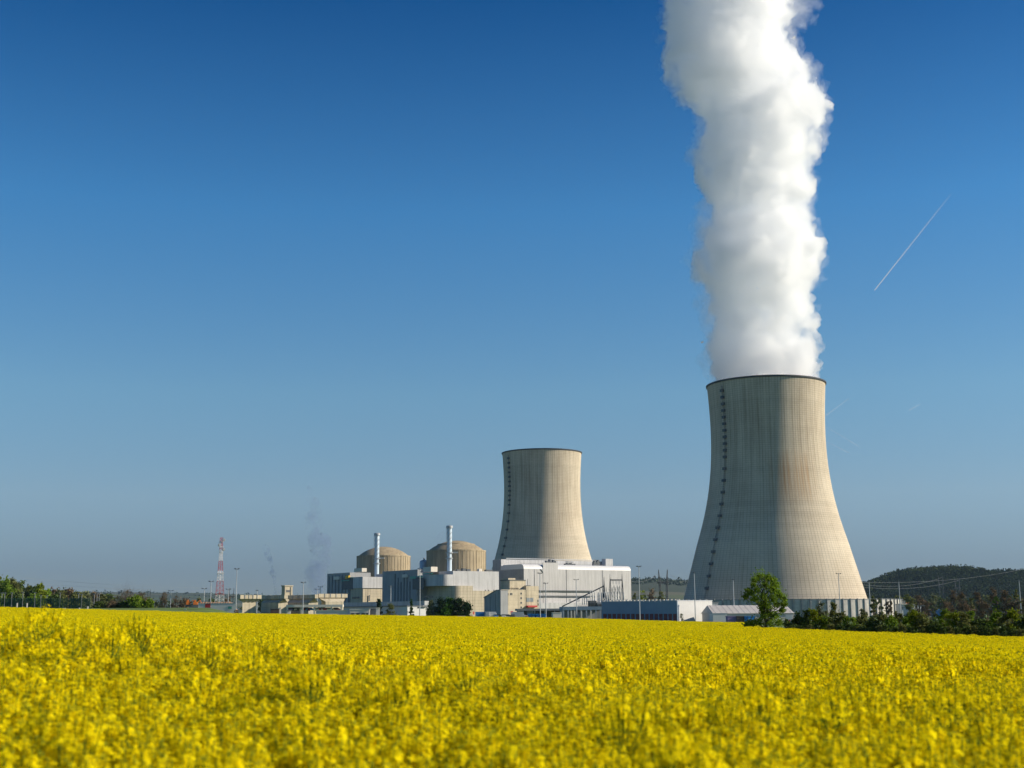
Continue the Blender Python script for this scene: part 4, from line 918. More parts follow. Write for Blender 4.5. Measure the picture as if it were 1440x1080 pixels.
# ---------------------------------------------------------------- floodlight masts
def flood(label, px, Y, ytop, ybot, heads=4, grp='tall floodlight masts round the site', pw=None, spread=1.0):
    x = rat(px, (ytop+ybot)/2)*Y; g = gz(x, Y); z0 = g; H = zat(px, ytop, Y)-z0; k = Y/1850
    r_ = empty('floodlight_mast', (x, Y, z0), 0, label, 'floodlight', grp); pw = pw or 1.5
    MB().tube((0, 0, -1), (0, 0, H-.6*k), .75*k*pw/1.5, .42*k*pw/1.5, 10).build('pole', 'galv', r_)
    MB().tube((-2.6*k*spread, 0, H-1.6*k), (2.6*k*spread, 0, H-1.6*k), .22*k, None, 5).tube((0, -1.6*k, H-1.6*k), (0, 1.6*k, H-1.6*k), .22*k, None, 5).build('crossarm', 'darkgrey', r_)
    pos = [(-2.9, 0), (2.9, 0), (-1.4, -1.2), (1.4, 1.2)][:heads] if heads > 1 else [(0, 0)]
    for (a, b) in pos:
        a *= k*spread; b *= k; q = MB(); w_ = 1.0*k; sg = 1 if a > 0 else -1
        q.prism([(a-w_*.8, H-2.4*k), (a+w_*.7, H-1.5*k+.0), (a+w_*.8, H-.5*k), (a-w_*.5, H-1.1*k)] if sg > 0 else [(a+w_*.8, H-2.4*k), (a-w_*.7, H-1.5*k), (a-w_*.8, H-.5*k), (a+w_*.5, H-1.1*k)], b-w_*.7, b+w_*.7, 'Y'); q.build('lamp_head', 'darkgrey', r_)
    return r_
for px, Y, yt, yb, hd, l_ in (
    (240, 760, 829, 852, 2, 'small floodlight mast right of the budding trees at far left'),
    (287, 700, 826, 850, 2, 'floodlight mast with two level heads left of the lattice mast'),
    (296.3, 560, 816, 858, 3, 'floodlight mast directly left of the lattice mast'),
    (321, 900, 827, 850, 2, 'short floodlight mast between lattice mast and tallest left floodlight'),
    (332.3, 420, 798.5, 860, 4, 'tall floodlight mast right of the lattice mast'),
    (361.5, 740, 828.5, 845, 1, 'short floodlight mast behind the sunlit filter house'),
    (426.3, 560, 817.5, 858, 3, 'floodlight mast before the shaded filter houses'),
    (446, 900, 827, 850, 2, 'faint floodlight mast left of the left reactor annexe, lower one'),
    (450.5, 950, 823.5, 850, 2, 'faint floodlight mast left of the left reactor annexe, upper one'),
    (549.5, 800, 823, 850, 2, 'slim floodlight mast at the beige annexe corner'),
    (590.5, 420, 798.5, 868, 3, 'tall floodlight mast before the two reactor domes'),
    (759.5, 430, 804.5, 868, 4, 'tall floodlight mast in front of the white turbine hall'),
    (767.5, 600, 818.5, 856, 3, 'shorter floodlight mast just right of the tall one at the hall'),
    (810.5, 600, 813.5, 858, 2, 'floodlight mast before the middle of the turbine hall'),
    (899, 420, 795, 869, 4, 'tall floodlight mast before the blue hall wall'),
    (977, 430, 804, 870, 1, 'thick single headed mast before the white end wall'),
    (1031.5, 560, 813.5, 856, 1, 'mast left of the lone tree before the near cooling tower'),
    (1180.5, 520, 805, 868, 2, 'floodlight mast before the sunlit side of the near tower'),
    (1222.5, 800, 816.5, 840, 1, 'mast rising above the basin wall against the hill'),
    (1265, 560, 816.5, 862, 1, 'mast at the right end of the basin wall'),
    (1434.5, 520, 814.5, 862, 1, 'mast at the right edge of the picture among the trees')):
    flood(l_, px, Y, yt, yb, hd)
for i, p in enumerate((2, 6, 16, 31.5, 48.5, 57, 65.5, 84, 110, 114.5, 132, 136, 139)):
    Y = 420+(i*37) % 90; yt = (834, 834, 834, 833, 833.5, 838, 838, 834, 834.5, 836, 835.5, 835, 835)[i]; x = rat(p)*Y; z0 = gz(x, Y); H = zat(p, yt, Y)-z0
    r_ = empty('fence_light', (x, Y, z0), 0, 'slim pale pole of the row behind the green fence at far left', 'pole', 'slim pale poles behind the green fence')
    MB().tube((0, 0, -.5), (0, 0, H), .15, .09, 8).build('pole', 'midgrey', r_); MB().box(-.5, .3, -.15, .15, H-.1, H+.15).build('lamp', 'midgrey', r_)
# green fence
fr = empty('security_fence', (0, 0, 0), 0, 'green mesh security fence along the far left of the field', 'fence')
Yf = 335; q = MB(); xa, xb = rat(-20)*Yf, rat(126)*Yf
for f in np.linspace(0, 1, 47):
    x = xa+(xb-xa)*f; z0 = gz(x, Yf); MB().box(x-.06, x+.06, Yf-.06, Yf+.06, z0-.3, z0+2.6).build('post', 'fence', fr)
zt = [gz(xa+(xb-xa)*t, Yf) for t in np.linspace(0, 1, 47)]
for i in range(46):
    X0 = xa+(xb-xa)*i/46; X1 = xa+(xb-xa)*(i+1)/46
    for k in range(11): q.add([(X0, Yf+.01, zt[i]+.1+k*.23), (X1, Yf+.01, zt[i+1]+.1+k*.23), (X1, Yf+.01, zt[i+1]+.21+k*.23), (X0, Yf+.01, zt[i]+.21+k*.23)], [(0, 1, 2, 3)])
q.build('mesh_panel', 'fence', fr)
for i, (p, py, c, l_) in enumerate(((90.3, 856.3, 'white', 'small white roadside cabinet before the green fence'), (38, 848.5, 'whitepl', 'tiny white box behind the fence, right one'), (24, 848.5, 'whitepl', 'tiny white box behind the fence, left one'), (112, 855, 'whitepl', 'tiny white box at the dark bush'), (123.5, 853, 'whitepl', 'tiny white box above the dark bush'))):
    Y = 325; w_ = (2.1 if i == 0 else .9)/1850*Y; x = rat(p)*Y; zc = zat(p, py, Y); r_ = empty('utility_cabinet', (x, Y, zc-w_), R(10), l_, 'cabinet'); MB().box(-w_, w_, -w_*.6, w_*.6, -2.0, w_*1.4).build('body', c, r_, bevel=.03); MB().box(-w_*1.08, w_*1.08, -w_*.7, w_*.7, w_*1.4, w_*1.65).build('lid', 'galv', r_)
Y = 330; x = rat(260.5)*Y; r_ = empty('road_sign', (x, Y, gz(x, Y)), 0, 'round white road sign in the grass at left', 'road sign'); zc = zat(260.5, 858.3, Y)-gz(x, Y)
MB().tube((0, .05, -.3), (0, .05, zc), .05, None, 8).build('post', 'galv', r_); MB().tube((0, -.04, zc), (0, .02, zc), .47, None, 24).build('sign_face', 'whitep', r_)
MB().box(-.12, .12, -.06, -.035, zc-.2, zc+.2).build('mark', 'darkgrey', r_)

# power lines
def cable(label, A, B, n, dy, sag, r, group='overhead power lines'):
    o = MB(); A = Vector(A); B = Vector(B)
    for k in range(n):
        pr = None
        for i in range(25):
            t = i/24; p = A.lerp(B, t)+Vector((0, 0, -4*sag*t*(1-t)+k*dy)); 
            if pr: o.tube(pr, p, r, None, 4, False)
            pr = p
    return tag(o.build('power_line', 'midgrey'), label, 'power line', group)
def at(px, py, Y): return (rat(px, py)*Y, Y, zat(px, py, Y))
cable('pair of thin overhead lines above the left wood', at(30, 819, 900), at(325, 831, 1300), 2, 3.0, 2, .05)
for i, (a, b) in enumerate((((1205, 825), (1348, 816)), ((1210, 822), (1325, 812)), ((1205, 819), (1440, 800)))):
    cable(('lowest', 'middle', 'highest')[i]+' overhead line crossing before the right hill', at(*a, 1400), at(*b, 1900), 1, 0, 6, .09)
cable('thin line from pylon down to the near cooling tower', at(942, 808, 1500), at(1000, 822, 1480), 1, 0, 3, .12); cable('thin line from pylon to the turbine hall end', at(925, 808, 1500), at(888, 818, 1450), 1, 0, 3, .12)

# ---------------------------------------------------------------- trees
def plant_at(px, Y): x = rat(px)*Y; return (x, Y, gz(x, Y))
def tree_px(px, Y, ytop, ybase, wpx, lm, label, **k):
    x = rat(px)*Y; z0 = zat(px, ybase, Y) if k.pop('float', False) else gz(x, Y)
    zt = zat(px, ytop, Y); return broadleaf((x, Y, z0), zt-z0, wpx/1850*Y, lm, label, **k)
# plant-side trees
tree_px(532.5, 450, 841.5, 866, 21, LC, 'dark spruce tree beside the white upright panel', name='spruce_tree', shape='cone', leaf=.35, clumps=50, per=60, low=.05)
tree_px(549, 450, 850, 867, 20, LO, 'rounded olive bush between spruce and cypress', name='bush', cat='bush', shape='bush', leaf=.3, clumps=30, per=80, low=.02)
tree_px(578.5, 440, 842, 868, 13, LCY, 'narrow green cypress left of the tall floodlight mast', name='cypress_tree', shape='cone', leaf=.25, clumps=46, per=60, low=.02)
for i, (p, yt, w_, lm, l_) in enumerate(((606.5, 844, 12, LGR, 'grey leaning tree at the left of the dark tree clump'), (620, 842, 20, LC, 'dark conifer second from the left in the clump'), (633, 840.5, 17, LCY, 'tallest dark conifer in the middle of the clump'), (645, 842, 18, LC, 'ragged dark conifer right of the tallest one'), (656, 847, 17, LC, 'low dark conifer at the right of the clump'), (627, 855, 13, LCY, 'small green bush in front of the clump'))):
    tree_px(p, 430 if i < 5 else 415, yt, 868, w_*1.45, lm, l_, name='conifer_tree' if i else 'leaning_tree', cat='tree' if i < 5 else 'bush', shape='column' if i == 0 else 'bush', leaf=.34, clumps=60, per=110, low=.03, group='dark tree clump before the fuel building')
tree_px(958, 480, 863, 870, 9, LGR, 'small shrub at the foot of the white end wall', name='shrub', cat='bush', shape='bush', leaf=.2, clumps=16, per=50, low=.05)
# trees behind the hall / pylon
for i, (p, yt, w_, lm) in enumerate(((893, 833, 9, LO), (905, 831, 16, LG2), (918, 828.5, 20, LB), (930, 832, 14, LO))):
    tree_px(p, 1250, yt, 842, w_, lm, ('olive tree at the right foot of the turbine hall', 'yellow green tree second from the turbine hall', 'brown budding tree left of the large pylon', 'olive tree at the foot of the large pylon')[i], leaf=1.0, clumps=18, per=70, shape='bush', low=.05, group='trees behind the blue hall')
# left wood
for i, (p, yt, w_, lm, Y) in enumerate(((-6, 812, 24, LO, 620), (6, 813.5, 20, LG, 600), (17, 816, 19, LO, 610), (28, 819, 17, LD, 640), (38, 823, 14, LO, 650), (45, 825, 12, LD, 640), (56, 821.5, 11, LG2, 600), (63, 830, 14, LG, 610), (73, 829, 14, LB, 700), (84, 830.5, 15, LO, 690), (97, 829.5, 16, LB, 720), (108, 832, 15, LO, 700), (120, 833.5, 14, LGR, 740), (132, 834, 15, LB, 760), (143, 835, 13, LO, 760), (154, 836, 13, LD, 800), (48, 836, 16, LG, 560), (76, 838, 16, LD, 570), (24, 836, 18, LD, 570))):
    lab = ('tallest olive green crown at the left picture edge', 'fresh green crown second from the left edge', 'olive crown third from the left edge', 'dark crown on the slope of the left wood', 'olive crown midway down the left wood', 'dark crown where the left wood dips', 'narrow yellow green tree standing above its neighbours', 'round fresh green tree right of the narrow yellow one', 'brown budding tree right of the round green one', 'olive tree between two brown budding trees', 'larger brown budding tree in the left wood', 'olive tree right of the larger brown one', 'grey green tree near the wood end', 'brown tree near the wood end', 'small olive tree behind the dark bush', 'last small dark tree of the left wood', 'low green tree in front of the narrow yellow one', 'low dark tree in front of the olive tree', 'low dark tree in front of the third crown')[i]
    tree_px(p, Y, yt, 850, w_*1.75, lm, lab, leaf=.75, clumps=44, per=90, shape='bush', low=.02, group='trees of the wood at far left')
for i, (p, yt, w_, lm, sh, l_) in enumerate(((139, 847.5, 19, LD, 'bush', 'low dark bush at the left of the bush group'), (158, 845, 20, LB, 'bush', 'reddish brown bush in the middle of the bush group'), (176, 829, 44, LB, 'bush', 'wide brown leafless tree behind the bush group'), (200, 833, 26, LB, 'bush', 'second brown leafless tree at the bush group'), (191, 839.5, 34, LG, 'bush', 'bright green rounded bush, largest of the group'), (210, 844, 16, LG, 'bush', 'smaller green bush at the right of the group'), (172, 848, 18, LD, 'bush', 'dark bush left of the bright green one'))):
    tree_px(p, 345 if 'brown leafless' not in l_ else 420, yt, 860, w_, lm, l_, name='bush' if 'bush,' in l_ or ' bush ' in l_ and 'leafless' not in l_ else 'bare_tree', cat='bush' if 'leafless' not in l_ else 'tree', shape=sh, leaf=.35 if lm is not LB else .16, clumps=34, per=100 if lm is not LB else 60, low=.02, twigs=10 if lm is LB else 0, group='bushes and trees at the left field edge')
for i, (p, yt, w_) in enumerate(((231, 833, 17), (247, 838, 18), (259, 842, 14))):
    tree_px(p, 520, yt, 853, w_, LB, ('brown leafless tree left of the small floodlight', 'brown leafless tree right of the small floodlight', 'low brown leafless bush left of the orange digger')[i], name='bare_tree', leaf=.2, clumps=26, per=40, shape='bush', twigs=10, low=.05, group='brown leafless trees at left')
tree_px(332, 345, 857.5, 862, 9, LB, 'small brown shrub at the foot of the tallest left floodlight', name='shrub', cat='bush', shape='bush', leaf=.12, clumps=12, per=50, low=.05, twigs=6)
# lone tree at the field corner
YTree = 140
def crop_z(px, Y): return float(crop_top(rat(px)*Y, Y))
x = rat(1076)*YTree; zb = crop_z(1076, YTree)-.9; Ht = zat(1076, 804, YTree)-zb
lt = empty('lone_tree', (x, YTree, zb), 0, 'lone fresh green tree at the left end of the hedge', 'tree')
k = YTree/1850
CL = [(1080, 812, 12), (1070, 810, 9), (1088, 816, 9), (1075, 822, 12), (1062, 815, 6), (1086, 828, 10), (1092, 822, 6), (1066, 830, 9), (1056, 834, 8), (1048, 839, 7), (1062, 842, 9), (1074, 838, 11), (1086, 842, 10), (1096, 838, 7), (1104, 842, 5), (1102, 850, 5), (1092, 850, 8), (1080, 852, 11), (1070, 850, 8), (1082, 862, 11), (1090, 866, 9), (1074, 866, 9), (1082, 876, 12), (1094, 876, 8), (1068, 874, 8), (1060, 876, 8), (1050, 879, 6), (1072, 858, 6), (1052, 830, 4), (1060, 822, 4), (1094, 832, 5), (1100, 858, 4)]
cs = []; rs = []
for px, py, r_ in CL:
    for j in range(2):
        Yc = YTree+(random.random()-.5)*2*(r_+9)*k*.8; cs.append((rat(px, py)*Yc-x+(random.random()-.5)*r_*k*.5, Yc-YTree, zat(px, py, Yc)-zb)); rs.append(r_*k*(.72+.25*random.random()))
q = MB(); limb(q, (0, 0, -.3), (-.1, 0, Ht*.45), .2, .13, 4, .04); limb(q, (-.1, 0, Ht*.45), (0, .1, Ht*.92), .13, .03, 4, .06)
for c in cs[::2]: limb(q, (-.05, 0, max(.3, c[2]*.62)), c, .06, .018, 4, .1)
q.build('trunk', 'bark', lt); qmesh('crown', leaf_quads(cs, rs, 250, .14, .95), LG, lt)
# hedge of bushes to the right
def bush_px(px, Y, ytop, wpx, lm, label, sh='bush', tw=0, name='bush', leaf=.13, cl=26, per=150, cat='bush'):
    x = rat(px)*Y; z0 = float(crop_top(x, Y))-.95; H = zat(px, ytop, Y)-z0
    return broadleaf((x, Y, z0), H, wpx*Y/1850, lm, label, name=name, cat=cat, shape=sh, leaf=leaf, clumps=cl, per=per, low=.03, twigs=tw, group='hedge of bushes along the right field edge')
def hy(px): return 140-(px-1045)*.085
hedge = [(1052, 874, 18, LD), (1106, 872, 16, LD), (1120, 862, 18, LD), (1132, 858, 18, LD), (1131, 872, 24, LD), (1143, 855, 22, LG2), (1155, 848, 24, LGR), (1158, 866, 28, LG), (1172, 846, 16, LO), (1180, 862, 24, LO), (1194, 868, 26, LG), (1210, 866, 26, LO), (1214, 857, 14, LGR), (1226, 868, 26, LD), (1240, 864, 24, LO), (1252, 867, 24, LG), (1262, 859, 16, LO), (1272, 866, 26, LG), (1284, 860, 22, LG2), (1296, 864, 26, LO), (1312, 868, 24, LD), (1326, 858, 20, LG), (1338, 854, 22, LG2), (1352, 862, 26, LO), (1364, 860, 20, LG), (1376, 868, 26, LD), (1390, 868, 24, LO), (1400, 862, 22, LG), (1412, 864, 22, LO), (1424, 856, 22, LG2), (1438, 868, 28, LD), (1452, 862, 26, LO)]
names = {id(LD): 'dark green', id(LG): 'fresh green', id(LG2): 'yellow green', id(LO): 'olive', id(LGR): 'grey green'}
landm = [(1052, 'at the left foot of the lone tree'), (1106, 'right beside the lone tree trunk'), (1131, 'before the basin wall left end of the hedge'), (1160, 'before the basin wall, left of the tower floodlight'), (1185, 'at the floodlight before the near tower'), (1235, 'before the right part of the basin wall'), (1265, 'at the right end of the basin wall'), (1300, 'before the white warehouse'), (1340, 'below the slim hill pylons'), (1380, 'below the dip of the hill crest'), (1420, 'near the right edge of the field'), (1460, 'at the right picture edge')]
used = {}
for px, yt, w_, lm in hedge:
    lmk = min(landm, key=lambda t: abs(t[0]-px))[1]; hgt = 'tall' if yt < 860 else 'low'
    lab = f'{hgt} {names[id(lm)]} bush {lmk}'
    bush_px(px, hy(px)+random.random()*4, yt, w_*1.25, lm, lab, tw=5 if lm is LGR else 0)
for px in range(1112, 1460, 11):     # dark understorey along the hedge foot
    bush_px(px+random.random()*4, hy(px)-2.5, 876+random.random()*5+(px-1100)*.012, 20, LD if px % 3 else LO, 'low dark bush of the hedge foot along the right field edge', cl=16, per=130, leaf=.11)
# fallen bough
o = MB(); 
P = [at(1102, 885, 137), at(1112, 879, 137.5), at(1124, 873, 138), at(1134, 867, 139)]
for a, b, r0, r1 in zip(P[:-1], P[1:], (.07, .06, .05), (.06, .05, .03)): o.tube(a, b, r0, r1, 6)
o.tube(P[2], at(1130, 875, 138), .03, .015, 5); tag(o.build('fallen_bough', 'bark'), 'bare dark bough leaning from the hedge beside the lone tree', 'branch')
# taller bare and budding trees behind the hedge
bt = [(1228, 838, 12, LO, 500), (1237, 840, 10, LGR, 520), (1250, 842, 14, LB, 560), (1279, 834, 18, LO, 600), (1292, 838, 22, LB, 640), (1303, 842, 20, LB, 640), (1313, 836, 18, LGR, 420), (1340, 830, 18, LB, 400), (1352, 830, 20, LB, 420), (1366, 836, 12, LO, 410), (1376, 832, 18, LB, 400), (1398, 826, 16, LB, 390), (1401, 838, 14, LG2, 380), (1414, 829, 20, LB, 380), (1431, 828, 13, LO, 380), (1424, 842, 20, LB, 360), (1385, 848, 22, LB, 360), (1330, 845, 22, LB, 380), (1360, 850, 22, LB, 370), (1444, 840, 20, LB, 360)]
bl = ['olive tree above the basin wall, left one', 'grey green tree above the basin wall, right one', 'brown budding tree near the basin wall end', 'tall olive tree above the orange gable', 'wide brown tree above the white warehouse', 'brown tree right of the white warehouse', 'thin grey green tree above the dark blue trailer', 'bare brown tree left of the twin bare crowns', 'bare brown tree, right of the twin bare crowns', 'narrow olive tree between two bare crowns', 'bare brown tree below the hill dip', 'tallest bare brown tree near the right edge', 'yellow green pointed tree before the tallest bare one', 'wide bare brown tree left of the edge mast', 'pointed olive tree at the edge mast', 'low brown thicket tree before the edge mast', 'low brown thicket tree below the hill dip', 'low brown thicket tree behind the trailers', 'low brown thicket tree under the narrow olive one', 'brown tree cut by the right picture edge']
for (p, yt, w_, lm, Y), l_ in zip(bt, bl):
    tree_px(p, Y, yt, 870, w_*1.1, lm, l_, name='budding_tree', leaf=.28 if Y < 450 else .5, clumps=26, per=60 if lm is LB else 90, shape='column' if w_ < 16 else 'bush', twigs=10 if lm is LB else 3, low=.05, group='budding trees behind the hedge')
# tree line between tower and hill
for i in range(14):
    p = 1262+i*14+random.random()*4; tree_px(p, 1100, 838+random.random()*5, 850, 22, (LO, LD, LH2)[i % 3], 'dark tree of the belt at the foot of the right hill', leaf=1.1, clumps=18, per=60, shape='bush', low=.02, group='tree belt at the foot of the right hill')
for i in range(22):
    p = 12+i*22+random.random()*6; tree_px(p, 1250, 839.5+random.random()*3, 850, 26, (LO, LD, LB)[i % 3], 'small hazy tree of the low belt behind the plant at left', leaf=1.3, clumps=14, per=50, shape='bush', low=.02, group='low tree belt behind the left of the plant')

# ---------------------------------------------------------------- contrails
cm_ = D.materials.new('contrail ice'); cm_.use_nodes = True; n = cm_.node_tree.nodes; l = cm_.node_tree.links; n.remove(n['Principled BSDF'])
tcx = n.new('ShaderNodeTexCoord'); spx = n.new('ShaderNodeSeparateXYZ'); l.new(tcx.outputs['Generated'], spx.inputs[0])
df = n.new('ShaderNodeBsdfDiffuse'); df.inputs[0].default_value = (.95, .95, .95, 1); tl = n.new('ShaderNodeBsdfTranslucent'); tl.inputs[0].default_value = (.95, .95, .95, 1); ms = n.new('ShaderNodeMixShader'); l.new(df.outputs[0], ms.inputs[1]); l.new(tl.outputs[0], ms.inputs[2])
tp = n.new('ShaderNodeBsdfTransparent'); m2 = n.new('ShaderNodeMixShader'); rp = n.new('ShaderNodeMapRange'); l.new(spx.outputs[2], rp.inputs[0]); rp.inputs[3].default_value = .34; rp.inputs[4].default_value = .02
l.new(rp.outputs[0], m2.inputs[0]); l.new(tp.outputs[0], m2.inputs[1]); l.new(ms.outputs[0], m2.inputs[2]); l.new(m2.outputs[0], n['Material Output'].inputs[0])
cm2_ = cm_.copy()
for q_ in cm2_.node_tree.nodes:
    if q_.type == 'MAP_RANGE': q_.inputs[3].default_value = .12; q_.inputs[4].default_value = .05
for i, (a, b, r0, r1, l_) in enumerate((((1230, 408), (1338, 272), 13, 22, 'long thin white contrail in the sky right of the plume'), ((1158, 587), (1194, 560), 12, 14, 'short faint contrail just right of the near tower'), ((1278, 577), (1295, 568), 12, 12, 'tiny faint contrail far right of the near tower'), ((1160, 599), (1208, 628), 9, 9, 'faint falling contrail right of the near tower, upper one'), ((1160, 620), (1194, 637), 9, 9, 'faint falling contrail right of the near tower, lower one'))):
    A = Vector(at(*a, 30000)); B = Vector(at(*b, 34000 if i == 0 else 31000)); o = MB(); pr = None
    for j in range(13):
        t = j/12; p = A.lerp(B, t); 
        if pr is not None: o.tube(pr, p, r0+(r1-r0)*(j-1)/12, r0+(r1-r0)*j/12, 8, False)
        pr = p
    tag(o.build('contrail', cm_ if i == 0 else cm2_), l_, 'contrail', 'contrails in the sky')

# ---------------------------------------------------------------- rapeseed crop
PET = leaf_mat('rapeseed petals', (.93, .79, .008), .07, .45, 8); PETF = leaf_mat('rapeseed blossom mass', (.78, .66, .006), .12, .35, 3)
STM = leaf_mat('rapeseed stems', (.13, .20, .025), .25, .3, 4); BUD = leaf_mat('rapeseed buds', (.34, .38, .03), .2, .3, 6)
lib = D.collections.new('rapeseed_library')           # instance sources, not linked to the scene
def quad_stem(p0, p1, r):
    d = p1-p0; a = np.cross(d, [0.3, .5, .1]); a /= np.linalg.norm(a)+1e-9; b = np.cross(d, a); b /= np.linalg.norm(b)+1e-9
    return [[p0-a*r, p0+a*r, p1+a*r, p1-a*r], [p0-b*r, p0+b*r, p1+b*r, p1-b*r]]
def rape_plant(i, lod):
    Q = []; mi = []
    Hh = 1.2
    def raceme(top, base, dirn, nfl):
        base = np.array(base); top = np.array(top)
        Q.extend(quad_stem(base, top, .004)); mi.extend([1, 1])
        L = np.linalg.norm(top-base)
        for k in range(nfl):
            t = k/nfl; c = top-dirn*(.012+t*.10)+rng.normal(size=3)*[.018+.01*t, .018+.01*t, .007]
            s = (.0125 if lod == 0 else .011)+.005*rng.random(); a0 = rng.random()*6.28
            up = c-(top-dirn*.08); up[2] += .03; up /= np.linalg.norm(up)+1e-9
            u = np.cross(up, [.2, .9, .1]); u /= np.linalg.norm(u); v = np.cross(up, u)
            if lod == 0:
                for q in range(4):
                    a = a0+q*PI/2; e = u*math.cos(a)+v*math.sin(a); f = np.cross(up, e)
                    Q.append([c+e*.001, c+e*s*.8-f*s*.5+up*.001, c+e*s*1.45, c+e*s*.8+f*s*.5+up*.001]); mi.append(0)
            else:
                s *= 1.35; Q.append([c-u*s-v*s*.6, c+u*s-v*s*.7, c+u*s*.8+v*s, c-u*s*.7+v*s]); mi.append(0)
        for k in range(5 if lod == 0 else 2):
            c = top+rng.normal(size=3)*.006+dirn*.006; s = .0045; u = rng.normal(size=3); u /= np.linalg.norm(u); v = np.cross(u, [0, 0, 1.]); v /= np.linalg.norm(v)+1e-9
            Q.append([c-u*s-v*s, c+u*s-v*s, c+u*s+v*s, c-u*s+v*s]); mi.append(2)
        for k in range(4 if lod == 0 else 1):    # young pods below the flowers
            c = top-dirn*(.12+.03*k); e = rng.normal(size=3); e[2] = abs(e[2])*.8+.4; e /= np.linalg.norm(e); Q.extend(quad_stem(c, c+e*.035, .0016)); mi.extend([1, 1])
    nb = 8+int(rng.random()*4)
    Q.extend(quad_stem(np.array([0, 0, 0.]), np.array([.01, .0, Hh*.9]), .006)); mi.extend([1, 1])
    raceme((.01, 0, Hh*1.0), (.01, 0, Hh*.85), np.array([0, 0, 1.]), 20)
    for k in range(nb):
        a = k*2.4+rng.random(); z0 = Hh*(.45+.35*rng.random()); rr = .05+.15*rng.random(); zt = Hh*(.84+.14*rng.random())
        b = np.array([.005, 0, z0]); t = np.array([rr*math.cos(a), rr*math.sin(a), zt]); mid = b*.45+t*.55; mid[2] = zt-.13-.05*rng.random(); mid[:2] = t[:2]*.8
        Q.extend(quad_stem(b, mid, .0035)); mi.extend([1, 1]); d = (t-mid); d /= np.linalg.norm(d); raceme(t, mid, d, 14+int(7*rng.random()))
    for k in range(10):
        a = rng.random()*6.28; z = Hh*(.2+.55*rng.random()); e = np.array([math.cos(a), math.sin(a), .35]); f = np.array([-math.sin(a), math.cos(a), 0]); L = .05+.07*rng.random(); w_ = L*.25; c = np.array([0, 0, z])
        Q.append([c, c+e*L*.5-f*w_, c+e*L-[0, 0, .02], c+e*L*.5+f*w_]); mi.append(1)
    o = qmesh('rapeseed_plant_%d' % i, np.array(Q), None, False, [PET, STM, BUD], mi); lib.objects.link(o); return o
def rape_patch(i, size, n, q, zs):
    P = np.stack([(rng.random(n)-.5)*size, (rng.random(n)-.5)*size, -np.abs(rng.normal(size=n))*zs], 1)
    P[:, 2] += .05*np.sin(P[:, 0]*5+i)+.05*np.cos(P[:, 1]*4.3+i)
    a = rng.normal(size=(n, 3)); a /= np.linalg.norm(a, axis=1, keepdims=True); b = np.cross(a, rng.normal(size=(n, 3))); b /= np.linalg.norm(b, axis=1, keepdims=True)
    s = q*(.5+rng.random((n, 1))); a *= s; b *= s
    V = np.stack([P-a-b*.6, P+a-b*.7, P+a*.9+b*.7, P-a+b*.6], 1)
    mi = np.where(rng.random(n) < .90-.9*np.clip(-P[:, 2]-.06, 0, .5), 0, 1)
    o = qmesh('rapeseed_tuft_%d' % i, V, None, False, [PETF, STM], mi); lib.objects.link(o); return o
for i in range(6): rape_plant(i, 0)
for i in range(5): rape_plant(6+i, 1)
lo = []
for i in range(4): rape_patch(20+i, 1.6, 2000, .016, .09)      # near-middle
for i in range(4): rape_patch(30+i, 3.6, 6500, .020, .09)     # far
NAMES = sorted(o.name for o in lib.objects)
pts = []; idx = []; scl = []; zoff = []
def scatter(y0, y1, dens, ids, smin, smax, mode, ulim=.6, ulim_add=4):
    A = (ulim*(y1*y1-y0*y0))+2*ulim_add*(y1-y0); n = int(A*dens)
    y = np.sqrt(rng.random(n)*(y1*y1-y0*y0)+y0*y0); x = (rng.random(n)*2-1)*(ulim*y+ulim_add)
    return x, y, rng.choice(ids, n), smin+(smax-smin)*rng.random(n), np.full(n, mode)
NI = {nm: i for i, nm in enumerate(NAMES)}
hi = [NI['rapeseed_plant_%d' % i] for i in range(6)]; lw = [NI['rapeseed_plant_%d' % (6+i)] for i in range(5)]; p1 = [NI['rapeseed_tuft_%d' % i] for i in range(20, 24)]; p2 = [NI['rapeseed_tuft_%d' % i] for i in range(30, 34)]
def edge_ok(x, y):
    u = x/y; lim = 292-0*x
    return (y < 292-np.clip(-u-.2, 0, .3)*150) & ~((u > .165) & (y > 141-(u-.17)*120)) | ((y < 292) & (u > .165) & (u < .2) & (y < 140))
G = [scatter(2.6, 16, 30, hi, .88, 1.06, 0), scatter(16, 36, 22, lw, .88, 1.06, 0), scatter(36, 50, 12, lw, .88, 1.05, 0), scatter(50, 80, 5, lw, .9, 1.04, 0),
     scatter(22, 34, .35, p1, .9, 1.15, 1), scatter(34, 50, .8, p1, .9, 1.15, 1), scatter(50, 105, 1.1, p1, .9, 1.15, 1), scatter(85, 295, .2, p2, .9, 1.2, 1)]
X, Yy, I, SC, MO = [np.concatenate(z) for z in zip(*G)]
u_ = X/Yy
gap = np.sin(X*1.9+1.3*np.sin(Yy*.8))*np.cos(Yy*1.3+1.1*np.sin(X*.7))
ok = (~((MO == 0) & (gap > .35) & (rng.random(len(X)) < .45))) & (Yy < 292-np.clip(-u_-.2, 0, .3)*200) & ((u_ < .172) | (Yy < 137-(X/Yy-.17)*95))
X, Yy, I, SC, MO = X[ok], Yy[ok], I[ok], SC[ok], MO[ok]
# tramlines: the crop stands lower in paired wheel tracks
tr = np.abs(((X*.25+Yy*.97-3) % 31)-1.0) < .8
Z = crop_top(X, Yy)-np.where(MO == 0, 1.2*np.minimum(SC, 1.06), 0)-.04*rng.random(len(X))-np.where(tr & (Yy > 45), .55, 0)
tall = (MO == 0) & (rng.random(len(X)) < .03); SC = np.where(tall, SC*1.12, SC)
